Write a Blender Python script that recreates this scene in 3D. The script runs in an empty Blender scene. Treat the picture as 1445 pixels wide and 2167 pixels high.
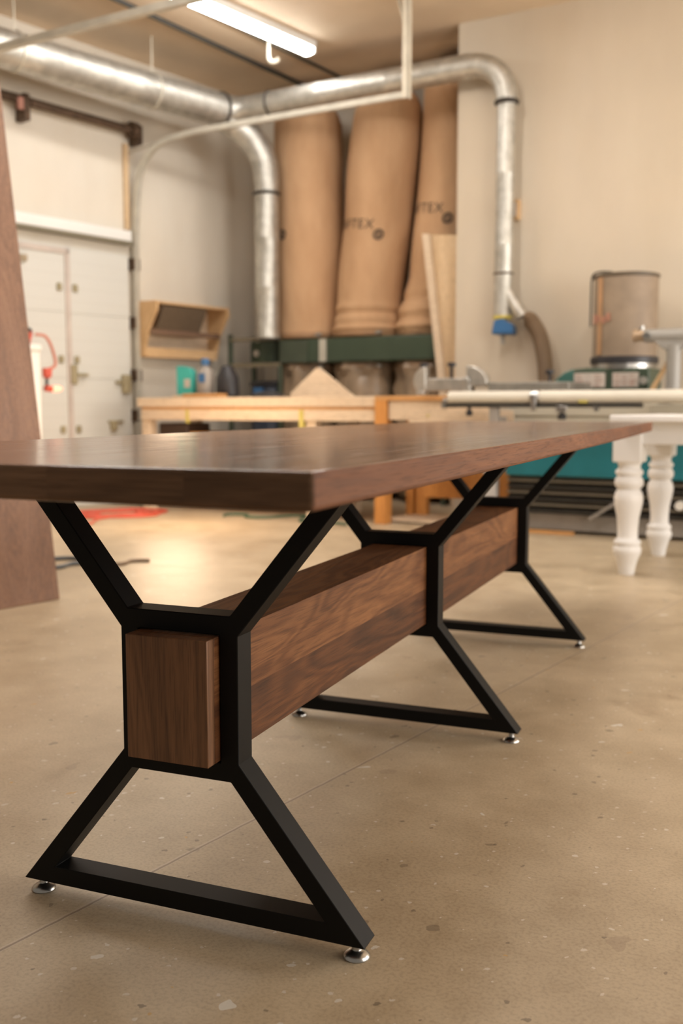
import bpy, bmesh, math, random
from mathutils import Vector, Matrix
random.seed(7)
S = bpy.context.scene
COL = S.collection
R = math.radians

# ------------------------------------------------------------------ camera
cam_d = bpy.data.cameras.new('camera')
cam = bpy.data.objects.new('camera', cam_d); COL.objects.link(cam)
cam_d.sensor_fit = 'VERTICAL'; cam_d.sensor_height = 36.0; cam_d.sensor_width = 24.0
cam_d.lens = 2131.814 / 2167 * 36.0
cam.location = (0.806, -1.32, 0.8223)
cam.rotation_euler = (R(90) - 0.1037, 0, 0.3841)
cam_d.dof.use_dof = True
cam_d.dof.focus_distance = 1.68
cam_d.dof.aperture_fstop = 3.3
cam_d.clip_start = 0.05
S.camera = cam

# ------------------------------------------------------------------ view, world
S.view_settings.view_transform = 'Standard'
S.view_settings.look = 'None'
S.view_settings.gamma = 1.0
S.view_settings.use_curve_mapping = False
S.view_settings.exposure = 0.2
try:
    S.cycles.use_denoising = True
    S.cycles.denoiser = 'OPENIMAGEDENOISE'
    S.cycles.max_bounces = 8
    S.cycles.caustics_reflective = False
    S.cycles.caustics_refractive = False
    S.cycles.sample_clamp_indirect = 6.0
except Exception:
    pass
W = bpy.data.worlds.new('workshop_air'); S.world = W; W.use_nodes = True
W.node_tree.nodes['Background'].inputs[0].default_value = (1.0, 0.89, 0.76, 1)
W.node_tree.nodes['Background'].inputs[1].default_value = 0.25

# ------------------------------------------------------------------ room directions
# the shop's walls do not run with the table: E1 runs along the left wall, E2 along the back wall
E1 = Vector((0.2756, 0.9613, 0)); E2 = Vector((0.9903, -0.1391, 0))
KX = Vector((-3.766, 7.914, 0))              # foot of the far inner corner
AL, AR = R(74.007), R(-7.993)                # headings of E1 and E2
CD = E1.dot(E2); SD = 0.9903
ZC = 3.777                                   # ceiling
TUBE = 25.0                                  # fluorescent strength

def RP(a, b, z=0.0):
    return KX + E1 * a + E2 * b + Vector((0, 0, z))

def area(name, loc, target, sx, sy, power, color):
    l = bpy.data.lights.new(name, 'AREA'); l.shape = 'RECTANGLE'; l.size = sx; l.size_y = sy
    l.energy = power; l.color = color
    o = bpy.data.objects.new(name, l); COL.objects.link(o); o.location = loc
    o.rotation_euler = (Vector(target) - Vector(loc)).to_track_quat('-Z', 'Y').to_euler()
    return o

# added out-of-frame area light standing in for daylight from the right
area('right_daylight_fill', (5.4, 4.4, 1.7), (-0.5, 4.6, 0.0), 4.0, 2.4, 260, (1.0, 0.95, 0.90))
# added area light out of view on the right, filling the white table legs
area('near_right_fill', (3.9, 0.4, 1.5), (0.4, 4.2, 0.35), 2.2, 1.8, 105, (1.0, 0.92, 0.83))
# halogen work lamp low in front of the bench
hl = bpy.data.lights.new('halogen_work_light', 'POINT'); hl.energy = 27; hl.color = (1.0, 0.73, 0.49)
hl.shadow_soft_size = 0.28
ho = bpy.data.objects.new('halogen_work_light', hl); COL.objects.link(ho); ho.location = RP(-3.10, 1.75, 0.60)

# ------------------------------------------------------------------ node helpers
class NT:
    def __init__(self, name):
        self.m = bpy.data.materials.new(name); self.m.use_nodes = True
        self.t = self.m.node_tree; self.n = self.t.nodes; self.l = self.t.links
        self.p = self.n['Principled BSDF']
    def new(self, typ, **kw):
        x = self.n.new(typ)
        for k, v in kw.items():
            setattr(x, k, v)
        return x
    def put(self, sock, v):
        if hasattr(v, 'is_linked') or hasattr(v, 'links'):
            self.l.new(v, sock)
        else:
            sock.default_value = v
    def coord(self, kind='Object'):
        return self.new('ShaderNodeTexCoord').outputs[kind]
    def mapping(self, v, scale=(1, 1, 1), rot=(0, 0, 0), loc=(0, 0, 0)):
        x = self.new('ShaderNodeMapping'); self.l.new(v, x.inputs[0])
        x.inputs['Location'].default_value = loc; x.inputs['Rotation'].default_value = rot
        x.inputs['Scale'].default_value = scale
        return x.outputs[0]
    def noise(self, v, scale, detail=3, rough=0.55, dist=0.0):
        x = self.new('ShaderNodeTexNoise'); self.put(x.inputs['Vector'], v)
        x.inputs['Scale'].default_value = scale; x.inputs['Detail'].default_value = detail
        x.inputs['Roughness'].default_value = rough; x.inputs['Distortion'].default_value = dist
        return x.outputs[0]
    def math(self, op, a, b=0.0, c=None):
        x = self.new('ShaderNodeMath', operation=op); self.put(x.inputs[0], a); self.put(x.inputs[1], b)
        if c is not None: self.put(x.inputs[2], c)
        return x.outputs[0]
    def ramp(self, v, stops):
        x = self.new('ShaderNodeValToRGB'); self.l.new(v, x.inputs[0])
        e = x.color_ramp.elements
        while len(e) < len(stops): e.new(0.5)
        for i, (p, c) in enumerate(stops):
            e[i].position = p; e[i].color = (*c, 1) if len(c) == 3 else c
        return x.outputs[0]
    def mix(self, fac, a, b, blend='MIX'):
        x = self.new('ShaderNodeMix', data_type='RGBA', blend_type=blend)
        self.put(x.inputs[0], fac)
        for s, v in ((x.inputs[6], a), (x.inputs[7], b)):
            if isinstance(v, (tuple, list)): s.default_value = (*v, 1) if len(v) == 3 else v
            else: self.l.new(v, s)
        return x.outputs[2]
    def bump(self, h, strength=0.2, dist=0.01):
        x = self.new('ShaderNodeBump'); x.inputs['Strength'].default_value = strength
        x.inputs['Distance'].default_value = dist; self.l.new(h, x.inputs['Height'])
        self.l.new(x.outputs[0], self.p.inputs['Normal'])
    def col(self, v):
        if isinstance(v, (tuple, list)): self.p.inputs['Base Color'].default_value = (*v, 1)
        else: self.l.new(v, self.p.inputs['Base Color'])
    def set(self, rough=None, metal=None, spec=None, coat=None):
        if rough is not None: self.put(self.p.inputs['Roughness'], rough)
        if metal is not None: self.p.inputs['Metallic'].default_value = metal
        if spec is not None: self.p.inputs['Specular IOR Level'].default_value = spec
        if coat is not None: self.p.inputs['Coat Weight'].default_value = coat; self.p.inputs['Coat Roughness'].default_value = 0.07

def plain(name, c, rough=0.5, metal=0.0, var=0.12, scale=6.0, spec=0.5, bump=0.0):
    t = NT(name); v = t.coord()
    n = t.noise(v, scale, 4)
    d = tuple(x * (1 - var) for x in c); b = tuple(min(1, x * (1 + var)) for x in c)
    t.col(t.ramp(n, [(0.3, d), (0.7, b)]))
    t.set(rough, metal, spec)
    if bump: t.bump(t.noise(v, scale * 12, 2), bump, 0.004)
    return t.m

def glow(name, c, strength):
    t = NT(name); t.col(c)
    t.p.inputs['Emission Color'].default_value = (*c, 1)
    t.p.inputs['Emission Strength'].default_value = strength
    return t.m

def wood(name, dark, mid, light, axis=1, plank=None, pw=0.13, off=0.0, rough=0.38, spec=0.5, scale=1.0, figure=0.5, tone=0.35, step=None, coat=0.0):
    """grain runs along `axis`; boards of width pw laid side by side along `plank`; step: one seam at that height with two tones"""
    t = NT(name); v = t.coord()
    sep = t.new('ShaderNodeSeparateXYZ'); t.l.new(v, sep.inputs[0])
    src = v; tonefac = None
    if plank is not None:
        u = t.math('FLOOR', t.math('DIVIDE', t.math('ADD', sep.outputs[plank], off + 10 * pw), pw))
        wn = t.new('ShaderNodeTexWhiteNoise', noise_dimensions='1D'); t.l.new(u, wn.inputs['W'])
        tonefac = wn.outputs['Value']
        sh = t.new('ShaderNodeVectorMath', operation='MULTIPLY'); t.l.new(wn.outputs['Color'], sh.inputs[0]); sh.inputs[1].default_value = (7, 7, 7)
        ad = t.new('ShaderNodeVectorMath', operation='ADD'); t.l.new(v, ad.inputs[0]); t.l.new(sh.outputs[0], ad.inputs[1])
        src = ad.outputs[0]
    if step is not None:
        u = t.math('GREATER_THAN', sep.outputs[step[0]], step[1])
        tonefac = t.math('MULTIPLY_ADD', u, 0.70, 0.12)
        cmb = t.new('ShaderNodeCombineXYZ')
        for i in range(3): t.put(cmb.inputs[i], t.math('MULTIPLY', u, 3.1 + i))
        ad = t.new('ShaderNodeVectorMath', operation='ADD'); t.l.new(v, ad.inputs[0]); t.l.new(cmb.outputs[0], ad.inputs[1])
        src = ad.outputs[0]
    s1 = [7 * scale] * 3; s1[axis] = 1.0 * scale
    s2 = [150 * scale] * 3; s2[axis] = 3.5 * scale
    s3 = [420 * scale] * 3; s3[axis] = 16 * scale
    low = t.noise(t.mapping(src, s1), 1.0, 2, 0.45, 0.9)
    ring = t.math('SINE', t.math('MULTIPLY', low, 74.0))
    ring = t.math('MULTIPLY_ADD', ring, 0.5, 0.5)
    fine = t.noise(t.mapping(src, s2), 1.0, 3, 0.6)
    pore = t.noise(t.mapping(src, s3), 1.0, 2, 0.5)
    f = t.math('ADD', t.math('MULTIPLY', ring, 0.20 * figure), t.math('ADD', t.math('MULTIPLY', fine, 0.42), t.math('MULTIPLY', low, 0.50)))
    if tonefac is not None:
        f = t.math('ADD', f, t.math('MULTIPLY', t.math('SUBTRACT', tonefac, 0.5), tone))
    c = t.ramp(f, [(0.22, dark), (0.5, mid), (0.80, light)])
    pm = t.ramp(pore, [(0.36, (0.45, 0.42, 0.40)), (0.48, (1, 1, 1))])
    c = t.mix(0.55, c, pm, 'MULTIPLY')
    t.col(c)
    t.set(t.math('MULTIPLY_ADD', fine, 0.34, rough - 0.10), 0.0, spec, coat)
    t.bump(pore, 0.06, 0.001)
    return t.m

# ------------------------------------------------------------------ materials
M = {}
WD, WM, WL = (0.055, 0.023, 0.012), (0.155, 0.070, 0.037), (0.290, 0.145, 0.082)
M['walnut_top'] = wood('walnut_boards', WD, WM, WL, axis=1, plank=0, pw=0.165, off=0.04, rough=0.13, figure=0.5, tone=0.34, coat=0.15)
M['walnut_edge'] = wood('walnut_board_edges', (0.058, 0.022, 0.011), (0.145, 0.058, 0.028), (0.240, 0.108, 0.055), axis=1, rough=0.55, spec=0.22, figure=0.35)
M['walnut_ends'] = wood('walnut_board_ends', (0.05, 0.028, 0.016), (0.14, 0.080, 0.046), (0.23, 0.135, 0.082), axis=0, plank=0, pw=0.165, off=0.04, rough=0.55, spec=0.2, figure=0.4, tone=0.3)
M['walnut_beam'] = wood('walnut_beam_boards', (0.042, 0.015, 0.006), (0.112, 0.041, 0.014), (0.225, 0.095, 0.035), axis=1, step=(2, 0.372), rough=0.48, spec=0.25, figure=0.75, tone=0.34)
M['walnut_cap'] = wood('walnut_end_cap', (0.052, 0.023, 0.011), (0.195, 0.090, 0.040), (0.31, 0.152, 0.072), axis=2, rough=0.42, figure=0.45)
M['walnut_slab'] = wood('walnut_slab_boards', (0.11, 0.051, 0.027), (0.225, 0.112, 0.060), (0.33, 0.175, 0.10), axis=2, plank=0, pw=0.16, rough=0.42, figure=0.5, tone=0.25)
M['black'] = plain('black_satin_powder_coat', (0.0042, 0.0040, 0.0037), 0.50, 0.0, 0.06, 30, spec=0.16)
M['chrome'] = plain('zinc_plated_steel', (0.42, 0.41, 0.39), 0.28, 1.0, 0.1, 20)
M['galv'] = None
def galv():
    t = NT('galvanized_sheet'); v = t.coord()
    n = t.noise(v, 14, 4, 0.6); s = t.noise(v, 60, 2)
    t.col(t.ramp(n, [(0.3, (0.40, 0.385, 0.345)), (0.7, (0.62, 0.605, 0.55))]))
    t.set(t.math('MULTIPLY_ADD', s, 0.15, 0.40), 0.85, 0.5)
    t.bump(n, 0.12, 0.01)
    return t.m
M['galv'] = galv()
M['dark_band'] = plain('dark_rubber_band', (0.035, 0.028, 0.022), 0.6)
M['track'] = plain('dull_track_steel', (0.56, 0.53, 0.45), 0.5, 0.3, 0.12, 9)
M['strut'] = plain('whitened_steel_angle', (0.66, 0.61, 0.50), 0.5, 0.2, 0.1, 9)
M['conduit'] = plain('dark_ceiling_conduit', (0.05, 0.048, 0.042), 0.5, 0.2)
M['rust'] = plain('rusty_spring_steel', (0.11, 0.07, 0.045), 0.6, 0.4, 0.4, 25)
M['white_paint'] = plain('cream_white_lacquer', (0.83, 0.82, 0.81), 0.42, 0.0, 0.02, 3)
M['white_plastic'] = plain('white_plastic', (0.80, 0.78, 0.73), 0.45, 0.0, 0.03, 3)
M['steel_white'] = plain('white_enamelled_steel', (0.78, 0.77, 0.74), 0.4, 0.0, 0.03, 3)
M['light_wood'] = wood('pale_birch_ply', (0.60, 0.45, 0.31), (0.72, 0.57, 0.41), (0.82, 0.68, 0.52), axis=0, rough=0.55, figure=0.2)
M['pine'] = wood('pine_board', (0.50, 0.34, 0.19), (0.66, 0.48, 0.29), (0.76, 0.60, 0.40), axis=2, rough=0.55, figure=0.35)
M['amber_wood'] = wood('amber_fir', (0.42, 0.17, 0.040), (0.62, 0.27, 0.065), (0.74, 0.36, 0.10), axis=2, rough=0.5, figure=0.25)
M['amber_edge'] = wood('amber_fir_edge', (0.42, 0.19, 0.06), (0.60, 0.31, 0.11), (0.72, 0.40, 0.16), axis=0, rough=0.5, figure=0.25)
M['shelf_ply'] = wood('shelf_plywood', (0.52, 0.32, 0.155), (0.66, 0.43, 0.22), (0.76, 0.52, 0.29), axis=0, rough=0.55, figure=0.25)
M['brown_sheet'] = plain('brown_abrasive_sheet', (0.13, 0.090, 0.055), 0.75, 0, 0.25, 60)
M['green'] = plain('machine_green_enamel', (0.042, 0.064, 0.038), 0.42, 0.0, 0.1, 5)
M['green2'] = plain('worn_machine_green', (0.055, 0.070, 0.045), 0.5, 0.0, 0.15, 5)
M['teal_metal'] = plain('sea_green_enamel', (0.035, 0.115, 0.095), 0.35, 0.0, 0.1, 5)
M['teal'] = plain('teal_machine_enamel', (0.012, 0.185, 0.235), 0.40, 0.0, 0.12, 4)
M['dark_metal'] = plain('dark_machine_steel', (0.040, 0.036, 0.030), 0.55, 0.2, 0.2, 8)
M['mid_metal'] = plain('grey_plinth_steel', (0.30, 0.275, 0.25), 0.5, 0.1, 0.1, 8)
M['iron'] = plain('machined_cast_iron', (0.34, 0.325, 0.29), 0.4, 0.7, 0.15, 14)
M['cast'] = plain('cast_aluminium', (0.50, 0.48, 0.44), 0.38, 0.8, 0.2, 14)
M['rail'] = plain('cream_rail_enamel', (0.66, 0.62, 0.53), 0.42, 0.0, 0.04, 5)
M['beige_metal'] = plain('beige_enamel', (0.50, 0.47, 0.39), 0.5, 0.0, 0.05, 5)
M['grey_arm'] = plain('grey_painted_tube', (0.30, 0.285, 0.26), 0.42, 0.1, 0.08, 6)
M['black_plastic'] = plain('black_knob_plastic', (0.022, 0.021, 0.024), 0.45, 0, 0.1)
M['hose'] = plain('grey_ribbed_hose', (0.20, 0.135, 0.080), 0.6, 0, 0.1)
M['drum'] = plain('pleated_filter_paper', (0.26, 0.195, 0.135), 0.6, 0, 0.12, 10)
M['blue'] = plain('blue_plastic', (0.035, 0.13, 0.30), 0.4, 0, 0.08)
M['navy'] = plain('navy_plastic_drum', (0.018, 0.030, 0.055), 0.4, 0, 0.15)
M['yellow'] = plain('yellow_tape', (0.55, 0.46, 0.10), 0.5)
M['aqua'] = plain('turquoise_carton', (0.05, 0.42, 0.37), 0.5, 0, 0.06)
M['jug'] = plain('cloudy_grey_jug', (0.30, 0.27, 0.24), 0.4)
M['label'] = plain('pale_label_paper', (0.52, 0.45, 0.39), 0.6, 0, 0.05)
M['red'] = plain('red_plastic', (0.55, 0.085, 0.05), 0.4, 0, 0.08)
M['red_print'] = plain('faded_red_print', (0.36, 0.17, 0.11), 0.6)
M['grey_print'] = plain('faded_grey_print', (0.33, 0.28, 0.24), 0.6)
M['orange_tape'] = plain('faded_orange_strip', (0.42, 0.24, 0.12), 0.6)
M['ink'] = plain('black_stencil_ink', (0.060, 0.042, 0.030), 0.8)
M['green_cord'] = plain('green_rubber_cord', (0.03, 0.09, 0.05), 0.5)
M['grey_cord'] = plain('blue_grey_cord', (0.10, 0.11, 0.12), 0.5)
M['brown_cord'] = plain('brown_cord', (0.20, 0.13, 0.08), 0.5)
M['poly'] = plain('dusty_clear_bag', (0.30, 0.215, 0.140), 0.32, 0, 0.30, 7, spec=0.6)
M['tube_glow'] = glow('fluorescent_diffuser', (1.0, 0.975, 0.94), TUBE)
M['tube_bright'] = glow('boosted_fluorescent_diffuser', (1.0, 0.965, 0.92), TUBE * 1.9)  # unseen fixtures emit more than the seen one, boosted as fill
M['lamp_glow'] = glow('hand_lamp_lens', (1.0, 0.40, 0.26), 1.15)

def canvas():
    t = NT('tan_filter_canvas'); v = t.coord()
    n = t.noise(t.mapping(v, (3, 3, 1.2)), 1.6, 4); w = t.noise(v, 240, 2)
    c = t.ramp(n, [(0.3, (0.50, 0.305, 0.170)), (0.7, (0.60, 0.385, 0.225))])
    t.col(t.mix(0.12, c, t.ramp(w, [(0.3, (0.4, 0.4, 0.4)), (0.7, (1, 1, 1))]), 'MULTIPLY'))
    t.set(0.9, 0, 0.2)
    t.bump(t.noise(t.mapping(v, (5, 5, 3)), 1.5, 3), 0.35, 0.05)
    return t.m
M['canvas'] = canvas()

def wallpaint(name, base, warm):
    t = NT(name); v = t.coord()
    n = t.noise(v, 0.9, 4, 0.6); n2 = t.noise(t.mapping(v, (2, 2, 0.6)), 1.3, 5, 0.6)
    c = t.ramp(n, [(0.35, base), (0.70, warm)])
    c = t.mix(0.16, c, t.ramp(n2, [(0.35, (0.72, 0.66, 0.56)), (0.6, (1, 1, 1))]), 'MULTIPLY')
    t.col(c); t.set(0.7, 0, 0.3)
    t.bump(t.noise(v, 30, 3), 0.08, 0.01)
    return t.m
M['wall'] = wallpaint('wall_paint_lit', (0.66, 0.605, 0.515), (0.70, 0.64, 0.54))  # one wall paint, this copy whitened to stand in for the tube light
M['wall_dimmed'] = wallpaint('wall_paint_dimmed', (0.59, 0.515, 0.41), (0.63, 0.54, 0.42))  # same paint darkened and warmed to hold down the light on the back wall
M['ceil'] = wallpaint('tan_ceiling_board', (0.70, 0.57, 0.42), (0.76, 0.62, 0.46))

def concrete():
    t = NT('worn_concrete_slab'); v = t.coord()
    n1 = t.noise(v, 0.8, 5, 0.6); n2 = t.noise(v, 5, 5, 0.65); n3 = t.noise(v, 160, 2, 0.6)
    c = t.ramp(n1, [(0.30, (0.43, 0.338, 0.222)), (0.72, (0.61, 0.492, 0.340))])
    c = t.mix(0.55, c, t.ramp(n2, [(0.30, (0.58, 0.53, 0.46)), (0.62, (1.0, 1.0, 1.0))]), 'MULTIPLY')
    c = t.mix(0.30, c, t.ramp(n3, [(0.32, (0.45, 0.42, 0.40)), (0.55, (1.0, 1.0, 1.0))]), 'MULTIPLY')
    # rusty and oily stains
    st = t.noise(v, 2.1, 4, 0.7, 0.8)
    c = t.mix(t.ramp(st, [(0.62, (0, 0, 0)), (0.74, (0.42, 0.42, 0.42))]), c, (0.20, 0.115, 0.055))
    def spots(scale, size, sparse, colr, seed, amt=1.0):
        nonlocal c
        wv = t.new('ShaderNodeVectorMath', operation='ADD'); t.l.new(v, wv.inputs[0]); wv.inputs[1].default_value = (seed, seed * 1.7, 0)
        warp = t.noise(wv.outputs[0], scale * 2.2, 2, 0.6)
        d = t.new('ShaderNodeVectorMath', operation='MULTIPLY_ADD'); 
        cmb = t.new('ShaderNodeCombineXYZ'); t.l.new(warp, cmb.inputs[0]); t.l.new(warp, cmb.inputs[1])
        t.l.new(cmb.outputs[0], d.inputs[0]); d.inputs[1].default_value = (0.5 / scale,) * 3; t.l.new(wv.outputs[0], d.inputs[2])
        vo = t.new('ShaderNodeTexVoronoi', voronoi_dimensions='2D'); t.l.new(d.outputs[0], vo.inputs['Vector']); vo.inputs['Scale'].default_value = scale
        rnd = t.new('ShaderNodeSeparateColor'); t.l.new(vo.outputs['Color'], rnd.inputs[0])
        keep = t.math('GREATER_THAN', rnd.outputs[0], sparse)
        rad = t.math('MULTIPLY', rnd.outputs[1], size)
        ins = t.math('LESS_THAN', vo.outputs['Distance'], rad)
        c = t.mix(t.math('MULTIPLY', t.math('MULTIPLY', keep, ins), amt), c, colr)
    spots(6, 0.075, 0.80, (0.66, 0.62, 0.54), 3.1, 0.85)
    spots(21, 0.13, 0.88, (0.66, 0.61, 0.53), 8.3, 0.75)
    spots(48, 0.20, 0.90, (0.66, 0.60, 0.52), 6.6, 0.7)
    spots(8, 0.085, 0.82, (0.13, 0.10, 0.07), 5.7, 0.5)
    spots(30, 0.16, 0.92, (0.11, 0.085, 0.06), 1.9, 0.6)
    spots(12, 0.07, 0.90, (0.55, 0.30, 0.06), 12.4, 0.6)
    spots(3.2, 0.09, 0.6, (0.28, 0.20, 0.135), 15.4, 0.35)
    # saw-cut control joints: along the left wall's direction, and one across
    def joint(nx, ny, d0, w, colr, amt):
        nonlocal c
        s = t.new('ShaderNodeSeparateXYZ'); t.l.new(v, s.inputs[0])
        wob = t.math('MULTIPLY', t.math('SUBTRACT', t.noise(v, 30, 3), 0.5), 0.004)
        dist = t.math('ADD', t.math('ADD', t.math('MULTIPLY', s.outputs[0], nx), t.math('MULTIPLY', s.outputs[1], ny)), wob)
        ab = t.math('ABSOLUTE', t.math('SUBTRACT', dist, d0))
        c = t.mix(t.math('MULTIPLY', t.math('LESS_THAN', ab, w), amt), c, colr)
        return ab
    d0 = 0.9738 * (-0.222) + -0.2277 * (-0.164)
    joint(0.9738, -0.2277, d0, 0.0055, (0.56, 0.47, 0.36), 0.45)
    joint(0.9738, -0.2277, d0 + 0.0015, 0.0024, (0.14, 0.085, 0.05), 0.65)
    t.col(c)
    t.set(t.math('MULTIPLY_ADD', n2, 0.24, 0.32), 0, 0.5)
    t.bump(n3, 0.10, 0.002)
    return t.m
M['concrete'] = concrete()

def doorskin():
    t = NT('white_door_panels'); v = t.coord()
    s = t.new('ShaderNodeSeparateXYZ'); t.l.new(v, s.inputs[0])
    fr = t.math('FRACT', t.math('DIVIDE', s.outputs[2], 0.105))
    ln = t.math('LESS_THAN', fr, 0.07)
    t.col(t.mix(t.math('MULTIPLY', ln, 0.22), (0.60, 0.595, 0.55), (0.45, 0.43, 0.38)))
    t.set(0.5, 0, 0.4)
    return t.m
M['door'] = doorskin()

# ------------------------------------------------------------------ geometry helpers
def bm_new(): return bmesh.new()

def box(bm, lo, hi, mtx=None):
    vs = [Vector((x, y, z)) for x in (lo[0], hi[0]) for y in (lo[1], hi[1]) for z in (lo[2], hi[2])]
    if mtx: vs = [mtx @ v for v in vs]
    v = [bm.verts.new(p) for p in vs]
    for f in ((0, 1, 3, 2), (4, 6, 7, 5), (0, 4, 5, 1), (2, 3, 7, 6), (0, 2, 6, 4), (1, 5, 7, 3)):
        bm.faces.new([v[i] for i in f])
    return bm

def beam(bm, p0, p1, w, h, up=(0, 0, 1)):
    """rectangular bar from p0 to p1, w across, h along `up`"""
    p0, p1 = Vector(p0), Vector(p1); d = (p1 - p0); L = d.length; d.normalize()
    u = Vector(up); s = d.cross(u).normalized(); u = s.cross(d).normalized()
    m = Matrix((( d.x, s.x, u.x, p0.x), (d.y, s.y, u.y, p0.y), (d.z, s.z, u.z, p0.z), (0, 0, 0, 1)))
    return box(bm, (0, -w / 2, -h / 2), (L, w / 2, h / 2), m)

def tube(bm, pts, r, seg=18, closed=False, cap=True):
    pts = [Vector(p) for p in pts]; n = len(pts)
    rs = r if isinstance(r, (list, tuple)) else [r] * n
    rings = []; prev = None
    for i, p in enumerate(pts):
        a = pts[i - 1] if (i > 0 or closed) else p
        b = pts[(i + 1) % n] if (i < n - 1 or closed) else p
        t = (b - a).normalized()
        if prev is None:
            nrm = t.orthogonal().normalized()
        else:
            nrm = (prev - t * prev.dot(t)).normalized()
        prev = nrm; bn = t.cross(nrm)
        rings.append([bm.verts.new(p + (nrm * math.cos(k * 2 * math.pi / seg) + bn * math.sin(k * 2 * math.pi / seg)) * rs[i]) for k in range(seg)])
    m = n if closed else n - 1
    for i in range(m):
        A, B = rings[i], rings[(i + 1) % n]
        for k in range(seg):
            bm.faces.new((A[k], A[(k + 1) % seg], B[(k + 1) % seg], B[k]))
    if cap and not closed:
        bm.faces.new(list(reversed(rings[0]))); bm.faces.new(rings[-1])
    return bm

def lathe(bm, prof, seg=32, c=(0, 0, 0), fn=None):
    """prof: (radius, z) from bottom to top; fn(z) -> (dx, dy) moves each ring"""
    rings = []
    for r, z in prof:
        dx, dy = fn(z) if fn else (0, 0)
        rings.append([bm.verts.new((c[0] + dx + r * math.cos(k * 2 * math.pi / seg), c[1] + dy + r * math.sin(k * 2 * math.pi / seg), c[2] + z)) for k in range(seg)])
    for A, B in zip(rings, rings[1:]):
        for k in range(seg):
            bm.faces.new((A[k], A[(k + 1) % seg], B[(k + 1) % seg], B[k]))
    bm.faces.new(list(reversed(rings[0]))); bm.faces.new(rings[-1])
    return bm

def prism(bm, poly, axis, t0, t1):
    def P(u, v, t):
        return {'x': (t, u, v), 'y': (u, t, v), 'z': (u, v, t)}[axis]
    A = [bm.verts.new(P(u, v, t0)) for u, v in poly]; B = [bm.verts.new(P(u, v, t1)) for u, v in poly]
    n = len(poly)
    bm.faces.new(list(reversed(A))); bm.faces.new(B)
    for i in range(n): bm.faces.new((A[i], A[(i + 1) % n], B[(i + 1) % n], B[i]))
    return bm

def ring(bm, c, nrm, R0, r, seg=28):
    """torus round centre c with axis nrm"""
    c = Vector(c); nrm = Vector(nrm).normalized(); u = nrm.orthogonal().normalized(); w = nrm.cross(u)
    return tube(bm, [c + (u * math.cos(k * 2 * math.pi / seg) + w * math.sin(k * 2 * math.pi / seg)) * R0 for k in range(seg)], r, 10, closed=True)

def curve3(ps, n=10):
    """smooth path through control points"""
    ps = [Vector(p) for p in ps]; out = []
    q = [ps[0] * 2 - ps[1]] + ps + [ps[-1] * 2 - ps[-2]]
    for i in range(1, len(q) - 2):
        p0, p1, p2, p3 = q[i - 1:i + 3]
        for k in range(n):
            t = k / n
            out.append(0.5 * ((2 * p1) + (p2 - p0) * t + (2 * p0 - 5 * p1 + 4 * p2 - p3) * t * t + (3 * p1 - p0 - 3 * p2 + p3) * t ** 3))
    out.append(ps[-1]); return out

def obj(name, bm, mat, parent=None, bev=0.0, smooth=True, ang=38, seg=2):
    bmesh.ops.remove_doubles(bm, verts=bm.verts, dist=1e-5)
    bmesh.ops.recalc_face_normals(bm, faces=bm.faces)
    me = bpy.data.meshes.new(name); bm.to_mesh(me); bm.free()
    me.materials.append(M[mat] if isinstance(mat, str) else mat)
    if smooth:
        me.polygons.foreach_set('use_smooth', [True] * len(me.polygons))
        me.set_sharp_from_angle(angle=R(ang))
    o = bpy.data.objects.new(name, me); COL.objects.link(o)
    if bev:
        b = o.modifiers.new('bevel', 'BEVEL'); b.width = bev; b.segments = seg; b.limit_method = 'ANGLE'; b.angle_limit = R(40)
    if parent is not None: o.parent = parent
    return o

def tag(o, label, cat, group=None):
    o['label'] = label; o['category'] = cat
    if group: o['group'] = group
    return o

def thing(name, label, cat, loc=(0, 0, 0), rz=0.0, group=None):
    o = bpy.data.objects.new(name, None); COL.objects.link(o)
    o.empty_display_size = 0.1
    o.location = loc; o.rotation_euler = (0, 0, rz)
    return tag(o, label, cat, group)

def struct(name, bm, mat, parent=None, **kw):
    o = obj(name, bm, mat, parent, **kw); 
    if parent is None: o['kind'] = 'structure'
    return o

class Along:
    """room coordinates (a, b, z) -> local coordinates of a thing standing at (a0, b0), turned with the left wall or the back wall"""
    def __init__(s, side, a0, b0, z0=0.0):
        s.side, s.a0, s.b0, s.z0 = side, a0, b0, z0
        s.loc = RP(a0, b0, z0); s.rz = AL if side == 'L' else AR
    def __call__(s, a, b, z):
        da, db = a - s.a0, b - s.b0
        if s.side == 'L': return Vector((da + CD * db, -SD * db, z - s.z0))
        return Vector((db + CD * da, SD * da, z - s.z0))

def copy_tree(o, parent=None):
    c = o.copy(); COL.objects.link(c)
    if parent is not None: c.parent = parent
    for ch in list(o.children): copy_tree(ch, c)
    return c

# ================================================================== SETTING
b = bm_new(); box(b, (-9, -5, -0.08), (9, 10.5, 0.0)); struct('floor', b, 'concrete', smooth=False)
def wall(name, p0, p1, out, z0=0.0, z1=ZC, th=0.12, mat='wall'):
    b = bm_new(); p0, p1 = Vector(p0), Vector(p1); o = Vector(out).normalized() * th
    prism(b, [(p0.x, p0.y), (p1.x, p1.y), (p1.x + o.x, p1.y + o.y), (p0.x + o.x, p0.y + o.y)], 'z', z0, z1)
    return struct(name, b, mat, smooth=False)
NL = Vector((-E1.y, E1.x, 0)); NB = Vector((-E2.y, E2.x, 0))
wall('wall_left', RP(-9, 0), RP(0.12, 0), NL)
wall('wall_alcove', RP(0, 0), RP(0, 3.3), NB)
wall('wall_alcove_side', RP(-0.87, 3.3), RP(0.12, 3.3), E2)
wall('wall_back', RP(-0.994, 2.658), RP(-0.994, 10.5), NB, mat='wall_dimmed', th=0.10)
b = bm_new()
cp = [RP(-9, -0.12), RP(-9, 10.5), RP(0.3, 10.5), RP(0.3, -0.12)]
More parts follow.
